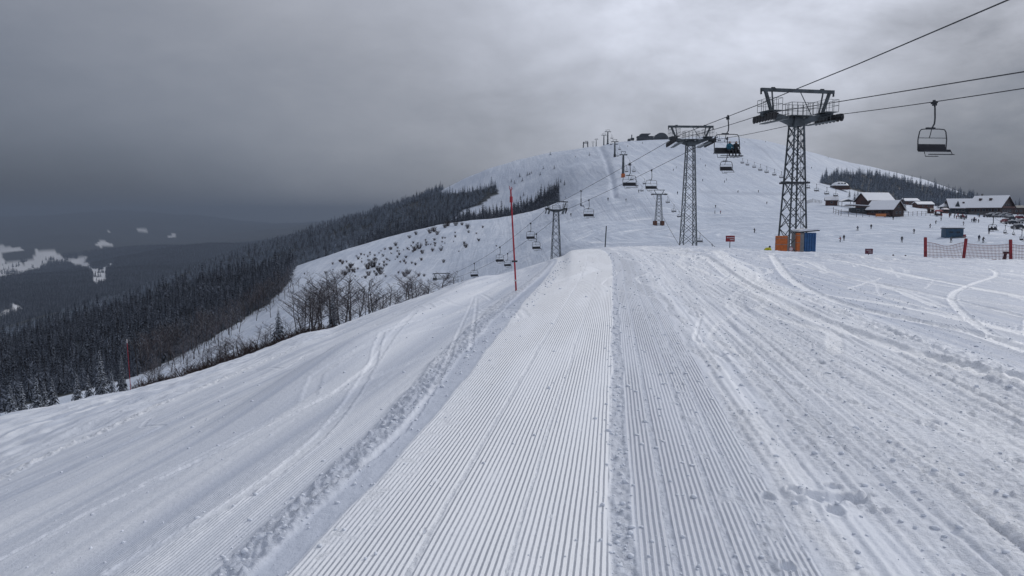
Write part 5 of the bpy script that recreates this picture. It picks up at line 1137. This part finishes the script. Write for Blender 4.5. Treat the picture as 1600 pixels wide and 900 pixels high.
for s in range(4):
    r = random.Random(s + 50); b = MB()
    for k in range(46):
        a = r.uniform(0, 6.28); t = r.uniform(.05, .75); L = r.uniform(.7, 1.6); d = Vector((math.cos(a) * t, math.sin(a) * t, 1)).normalized(); p0 = Vector((math.cos(a), math.sin(a), 0)) * r.uniform(0, .35)
        b.tube([p0, p0 + d * L * .5, p0 + d * L + Vector((0, 0, -.08))], [.028, .02, .008], 3, cap=False)
        for q in range(3):
            c = p0 + d * L * r.uniform(.4, .9); a2 = r.uniform(0, 6.28); b.tube([c, c + Vector((math.cos(a2) * .3, math.sin(a2) * .3, .3)) * r.uniform(.6, 1.2)], [.014, .006], 3, cap=False)
    BUSH.append(b.mesh('bush', M_TWIG if s % 2 else M_BRUSH))
def place_bare(px, Yd, top_py, lab, grp=None, k=None, z=None):
    u = ray(px, 470)[0]; x = u * Yd; zb = gz1(x, Yd); zt = P(px, top_py, Yd).z; h = max(2.5, zt - zb); sc = h / 8.3; k = random.randrange(6) if k is None else k
    o = empty('bare_tree', (x, Yd, zb), random.uniform(0, 6.28), lab, 'tree', grp); o.scale = (sc, sc, sc); link('trunk', BARE[k][0], o); link('branches', BARE[k][1], o)
place_bare(708, 150, 413, 'round bare tree beside the half-hidden lift tower head', None, 2)
place_bare(486, 124, 430, 'tall bare tree with a straight dark trunk, left of the spruce tangled in trees', None, 0)
place_bare(502, 120, 424, 'tall bare tree, highest of the group above the slope edge', None, 1)
place_bare(520, 112, 430, 'bare tree rising right from the slope edge in the largest group', None, 4)
rr = random.Random(11)
for k in range(50):
    t = k / 49; px = 462 + 232 * t + rr.uniform(-5, 5); Yd = np.interp(px, [460, 540, 600, 700], [128, 118, 128, 150]) + rr.uniform(-12, 26)
    tp_ = np.interp(px, [460, 500, 520, 560, 600, 640, 700], [440, 428, 424, 432, 438, 432, 424]) + rr.choice((-14, -6, 0, 8, 16, 22)) + rr.uniform(-4, 6)
    place_bare(px, Yd, tp_, 'slender bare tree in the thin row beyond the left slope edge', 'bare trees in the row beyond the slope edge')
for k in range(58):                                     # loose bare trees standing on the white slope behind
    px = rr.gauss(488, 34) if k < 26 else rr.uniform(262, 455); py = rr.uniform(445, 505) if k < 26 else strip_line(px) + rr.uniform(3, 20); p_ = hit(px, py, 118); h = rr.uniform(5, 9.5); o = empty('bare_tree', p_, rr.uniform(0, 6), 'bare tree standing loosely on the white slope behind the edge row', 'tree', 'loose bare trees on the white slope'); s_ = h / 8.3; o.scale = (s_,) * 3; q = rr.randrange(6); link('trunk', BARE[q][0], o); link('branches', BARE[q][1], o)
for k in range(46):                                     # lower left, brown scrub wood along the edge
    px = rr.uniform(225, 470); Yd = rr.uniform(100, 150); e = np.interp(px, [200, 300, 400, 470, 520], [607, 582, 549, 521, 511])
    place_bare(px, Yd, e - rr.uniform(18, 50), 'low brown bare tree tucked behind the slope edge', 'low brown trees behind the slope edge')
for k in range(70):                                     # trunks showing along the lower border of the wood
    px = rr.uniform(215, 462); py = strip_line(px) + rr.uniform(-6, 4); p_ = hit(px, py, 150)
    h = rr.uniform(8, 12); o = empty('bare_tree', p_, rr.uniform(0, 6), 'tall bare trunked tree at the lower border of the dark wood', 'tree', 'trees on the lower border of the dark wood'); s_ = h / 8.3; o.scale = (s_ * .8, s_ * .8, s_); q = rr.randrange(6); link('trunk', BARE[q][0], o); link('branches', BARE[q][1], o)
def bush(px, py, sc, lab, grp, y0=100):
    p_ = hit(px, py, y0); o = link('bush', BUSH[rr.randrange(4)], None, p_, rr.uniform(0, 6), sc); tag(o, lab, 'bush', grp)
for k in range(120):
    px = 215 + 300 * rr.random(); e = np.interp(px, [200, 300, 400, 470, 520], [609, 584, 551, 523, 512]); u = ray(px, 500)[0]; Yd = rr.uniform(75, 118)
    x = u * Yd; o = link('bush', BUSH[rr.choice((0, 2))], None, (x, Yd, gz1(x, Yd)), rr.uniform(0, 6), rr.uniform(1.2, 2.4)); tag(o, 'brown leafless bush packed along the lower side of the slope edge', 'bush', 'brown bushes along the slope edge')
SHR = [(575, 420, 3.4), (583, 417, 4.2), (592, 424, 3.0), (648, 392, 3.0), (655, 388, 3.4), (660, 396, 2.2), (676, 392, 2), (689, 391, 2), (539, 430, 3), (546, 425, 2.6), (548, 418, 2.8), (553, 424, 2.2), (576, 430, 2.4), (588, 430, 2), (595, 428, 2.4), (633, 432, 2.6), (638, 428, 2.4), (654, 432, 1.6), (535, 412, 2.2), (728, 387, 2.4), (748, 376, 1.6), (672, 364, 3), (678, 362, 3.4), (683, 366, 2.6), (695, 356, 3), (700, 353, 3.4), (712, 352, 3), (731, 357, 3.2), (722, 352, 2), (650, 367, 2.4), (640, 372, 2), (618, 384, 2.2), (610, 390, 1.8), (560, 405, 1.8)]
for px, py, sc in SHR: bush(px, py, sc * .62, 'leafless shrub clump on the open white slope left of the red pole', 'shrub clumps on the open white slope')
for k in range(120):
    px = rr.gauss(610, 62); py = np.interp(px, [470, 540, 600, 700, 800], [428, 400, 388, 362, 345]) + abs(rr.gauss(0, 26)) + 2
    if px > 790 or py > 445 or px < 468: continue
    bush(px, py, rr.uniform(.35, 1.0), 'tiny shrub poking out of the open white slope', 'tiny shrubs on the open white slope')
for px, py in ((812, 276), (824, 274), (827, 272), (830, 271), (844, 273), (799, 284), (804, 287), (849, 263.5), (866, 264), (876, 285), (882, 289), (866, 290), (873, 301.5), (818, 306), (813, 310), (771.5, 301), (778, 299), (816, 282.5), (921, 243), (860, 242)):
    p_ = hit(px, py, 300); o = link('young_spruce', SPM[rr.randrange(4)], None, p_, rr.uniform(0, 6), (lambda q: (q * 1.5, q * 1.5, q))(rr.uniform(.22, .33))); tag(o, 'small dark young spruce on the upper white face of the hill', 'spruce', 'young spruces dotted on the white face')
for px, py, s_ in ((1391, 322, .5), (1411, 324, .45), (1414, 330, .35), (1447, 322, .45), (1462, 322, .5), (1466, 326, .4), (1586, 331, .5), (1592, 328, .6), (1582, 326, .55), (1335, 314, .45), (1340, 311, .5), (1327, 309, .4)):
    p_ = hit(px, py, 180); o = link('spruce', SPM[rr.randrange(4)], None, p_, rr.uniform(0, 6), (s_ * 1.2, s_ * 1.2, s_)); tag(o, 'dark spruce growing among the chalets and lodge on the right', 'spruce', 'spruces among the chalets')
# ---- forests
def forest_pts(n, x0, x1, y0, y1, ids, mind):
    xs = RNG.uniform(x0, x1, n); ys = RNG.uniform(y0, y1, n); zs = gz(xs, ys); r = np.hypot(xs, ys); k = wood_mask(xs, ys, zs, r); m = np.isin(k, ids)
    px, py = proj(xs, ys, zs); m &= (px > -260) & (px < 1760)
    xs, ys, zs, k = xs[m], ys[m], zs[m], k[m]; cell = {}; keep = []
    for i in range(len(xs)):
        c = (int(xs[i] // mind), int(ys[i] // mind))
        if c not in cell: cell[c] = 1; keep.append(i)
    keep = np.array(keep); return xs[keep], ys[keep], zs[keep], k[keep]
FX, FY, FZ, FK = forest_pts(300000, -700, 420, 120, 860, [1, 2, 3, 4], 2.9)
gap = fbm(FX / 28, FY / 28, 2, 123); keep = gap > -.5 + .35 * RNG.random(len(FX)); FX, FY, FZ, FK = FX[keep], FY[keep], FZ[keep], FK[keep]
order = np.argsort(FY); near = order[:290]; rest = order[290:]
for i in near:
    s_ = random.uniform(.42, .78); o = link('forest_spruce', SPM[i % 4], None, (FX[i], FY[i], FZ[i] - .3), random.uniform(0, 6.28), s_)
    tag(o, 'dark frosted spruce in the nearest rows of the wood on the left slope', 'spruce', 'spruces in the nearest rows of the left wood')
def gn_forest(name, label, pts, scales, protos, kind='stuff'):
    m = npmesh(name, pts, np.zeros((0, 3), int), [], False) if False else bpy.data.meshes.new(name)
    m.vertices.add(len(pts)); m.vertices.foreach_set('co', np.ascontiguousarray(pts, dtype=np.float32).ravel()); attr(m, 'size', scales)
    a = m.attributes.new('turn', 'FLOAT', 'POINT'); a.data.foreach_set('value', RNG.uniform(0, 6.28, len(pts)).astype(np.float32))
    a = m.attributes.new('which', 'INT', 'POINT'); a.data.foreach_set('value', RNG.integers(0, len(protos), len(pts)).astype(np.int32))
    o = link(name, m); tag(o, label, None, None, kind)
    ng = bpy.data.node_groups.new(name, 'GeometryNodeTree'); ng.interface.new_socket('Geometry', in_out='INPUT', socket_type='NodeSocketGeometry'); ng.interface.new_socket('Geometry', in_out='OUTPUT', socket_type='NodeSocketGeometry')
    N = ng.nodes; Lk = ng.links; gi = N.new('NodeGroupInput'); go = N.new('NodeGroupOutput'); jn = N.new('GeometryNodeJoinGeometry')
    def A(nm, ty='FLOAT'): x = N.new('GeometryNodeInputNamedAttribute'); x.data_type = ty; x.inputs[0].default_value = nm; return [s for s in x.outputs if s.enabled][0]
    cx = N.new('ShaderNodeCombineXYZ'); Lk.new(A('turn'), cx.inputs[2]); wh = A('which', 'INT'); sz = A('size')
    for i, p in enumerate(protos):
        oi = N.new('GeometryNodeObjectInfo'); oi.transform_space = 'ORIGINAL'; oi.inputs['Object'].default_value = p
        ip = N.new('GeometryNodeInstanceOnPoints'); cmp_ = N.new('FunctionNodeCompare'); cmp_.data_type = 'INT'; cmp_.operation = 'EQUAL'
        ia = [s for s in cmp_.inputs if s.type == 'INT']; Lk.new(wh, ia[0]); ia[1].default_value = i
        Lk.new(gi.outputs[0], ip.inputs['Points']); Lk.new(cmp_.outputs[0], ip.inputs['Selection']); Lk.new(oi.outputs['Geometry'], ip.inputs['Instance']); Lk.new(cx.outputs[0], ip.inputs['Rotation']); Lk.new(sz, ip.inputs['Scale']); Lk.new(ip.outputs[0], jn.inputs[0])
    Lk.new(jn.outputs[0], go.inputs[0]); md = o.modifiers.new('scatter', 'NODES'); md.node_group = ng; return o
pr = {}
for o in bpy.data.objects:
    if o.type == 'MESH' and o.name.startswith('forest_spruce'): pr.setdefault(o.data.name, o)
PD = list(pr.values())
# frosted prototypes are real trees of the far wood
fr = [i for i in rest if FK[i] in (2,)][:3]; PH = []
for q, i in enumerate(fr):
    o = link('frosted_spruce', SPH[q], None, (FX[i], FY[i], FZ[i] - .3), 1.0 * q, .7); tag(o, 'grey frosted spruce on the far ridge wood', 'spruce', 'grey frosted spruces of the far ridge'); PH.append(o)
def sel(ids): return np.array([i for i in rest if FK[i] in ids])
for ids, nm, lab, prt in (([1], 'slope_wood', 'dense dark conifer wood covering the left slope', PD), ([2], 'ridge_wood', 'grey frosted conifer wood on the far ridge', PH + PD[:1]), ([3], 'edge_wood', 'dark conifer wood behind the rim of the white slope', PD), ([4], 'hillside_wood', 'conifer wood on the right shoulder of the hill above the chalets', PH)):
    i_ = sel(ids); sc = np.clip(RNG.normal(.82, .30, len(i_)), .28, 1.6) * {1: .68, 2: .52, 3: .62, 4: .5}[ids[0]]; gn_forest(nm, lab, np.stack([FX[i_], FY[i_], FZ[i_] - .3], -1), sc, prt)
# valley wood
n = 150000; a = RNG.uniform(math.radians(-42), math.radians(-8), n); r = np.sqrt(RNG.uniform(1500 ** 2, 6500 ** 2, n)); xs = r * np.sin(a); ys = r * np.cos(a); zs = gz(xs, ys); m_ = (valley_wood(xs, ys, zs) | (fbm(xs / 70, ys / 70, 3, 411) > .62)) & (RNG.random(n) < np.clip(2600 / r, .25, 1) ** 1.0)
xs, ys, zs = xs[m_], ys[m_], zs[m_]
gn_forest('valley_wood', 'hazy conifer woods on the valley floor at the far left', np.stack([xs, ys, zs], -1), RNG.uniform(1.0, 1.7, len(xs)) * (1 + np.hypot(xs, ys) / 9000), PD[:2])
# ================================================================ haze
def build_haze():
    m = bpy.data.materials.new('haze_air'); m.use_nodes = True; t = m.node_tree; t.nodes.clear(); g = G(t)
    v = g.n('ShaderNodeVolumePrincipled'); v.inputs['Density'].default_value = HAZE_D; v.inputs['Color'].default_value = HAZE_C
    v.inputs['Anisotropy'].default_value = 0.0
    o = g.n('ShaderNodeOutputMaterial'); t.links.new(v.outputs[0], o.inputs['Volume'])
    b = MB(); b.box((0, 0, -85), (33000, 33000, 610)); tag(b.obj('haze', None, m), 'pale grey haze hanging over the mountain', None, None, 'stuff')
HAZE_D = 0.00015; HAZE_C = (.27, .33, .43, 1)
build_haze()
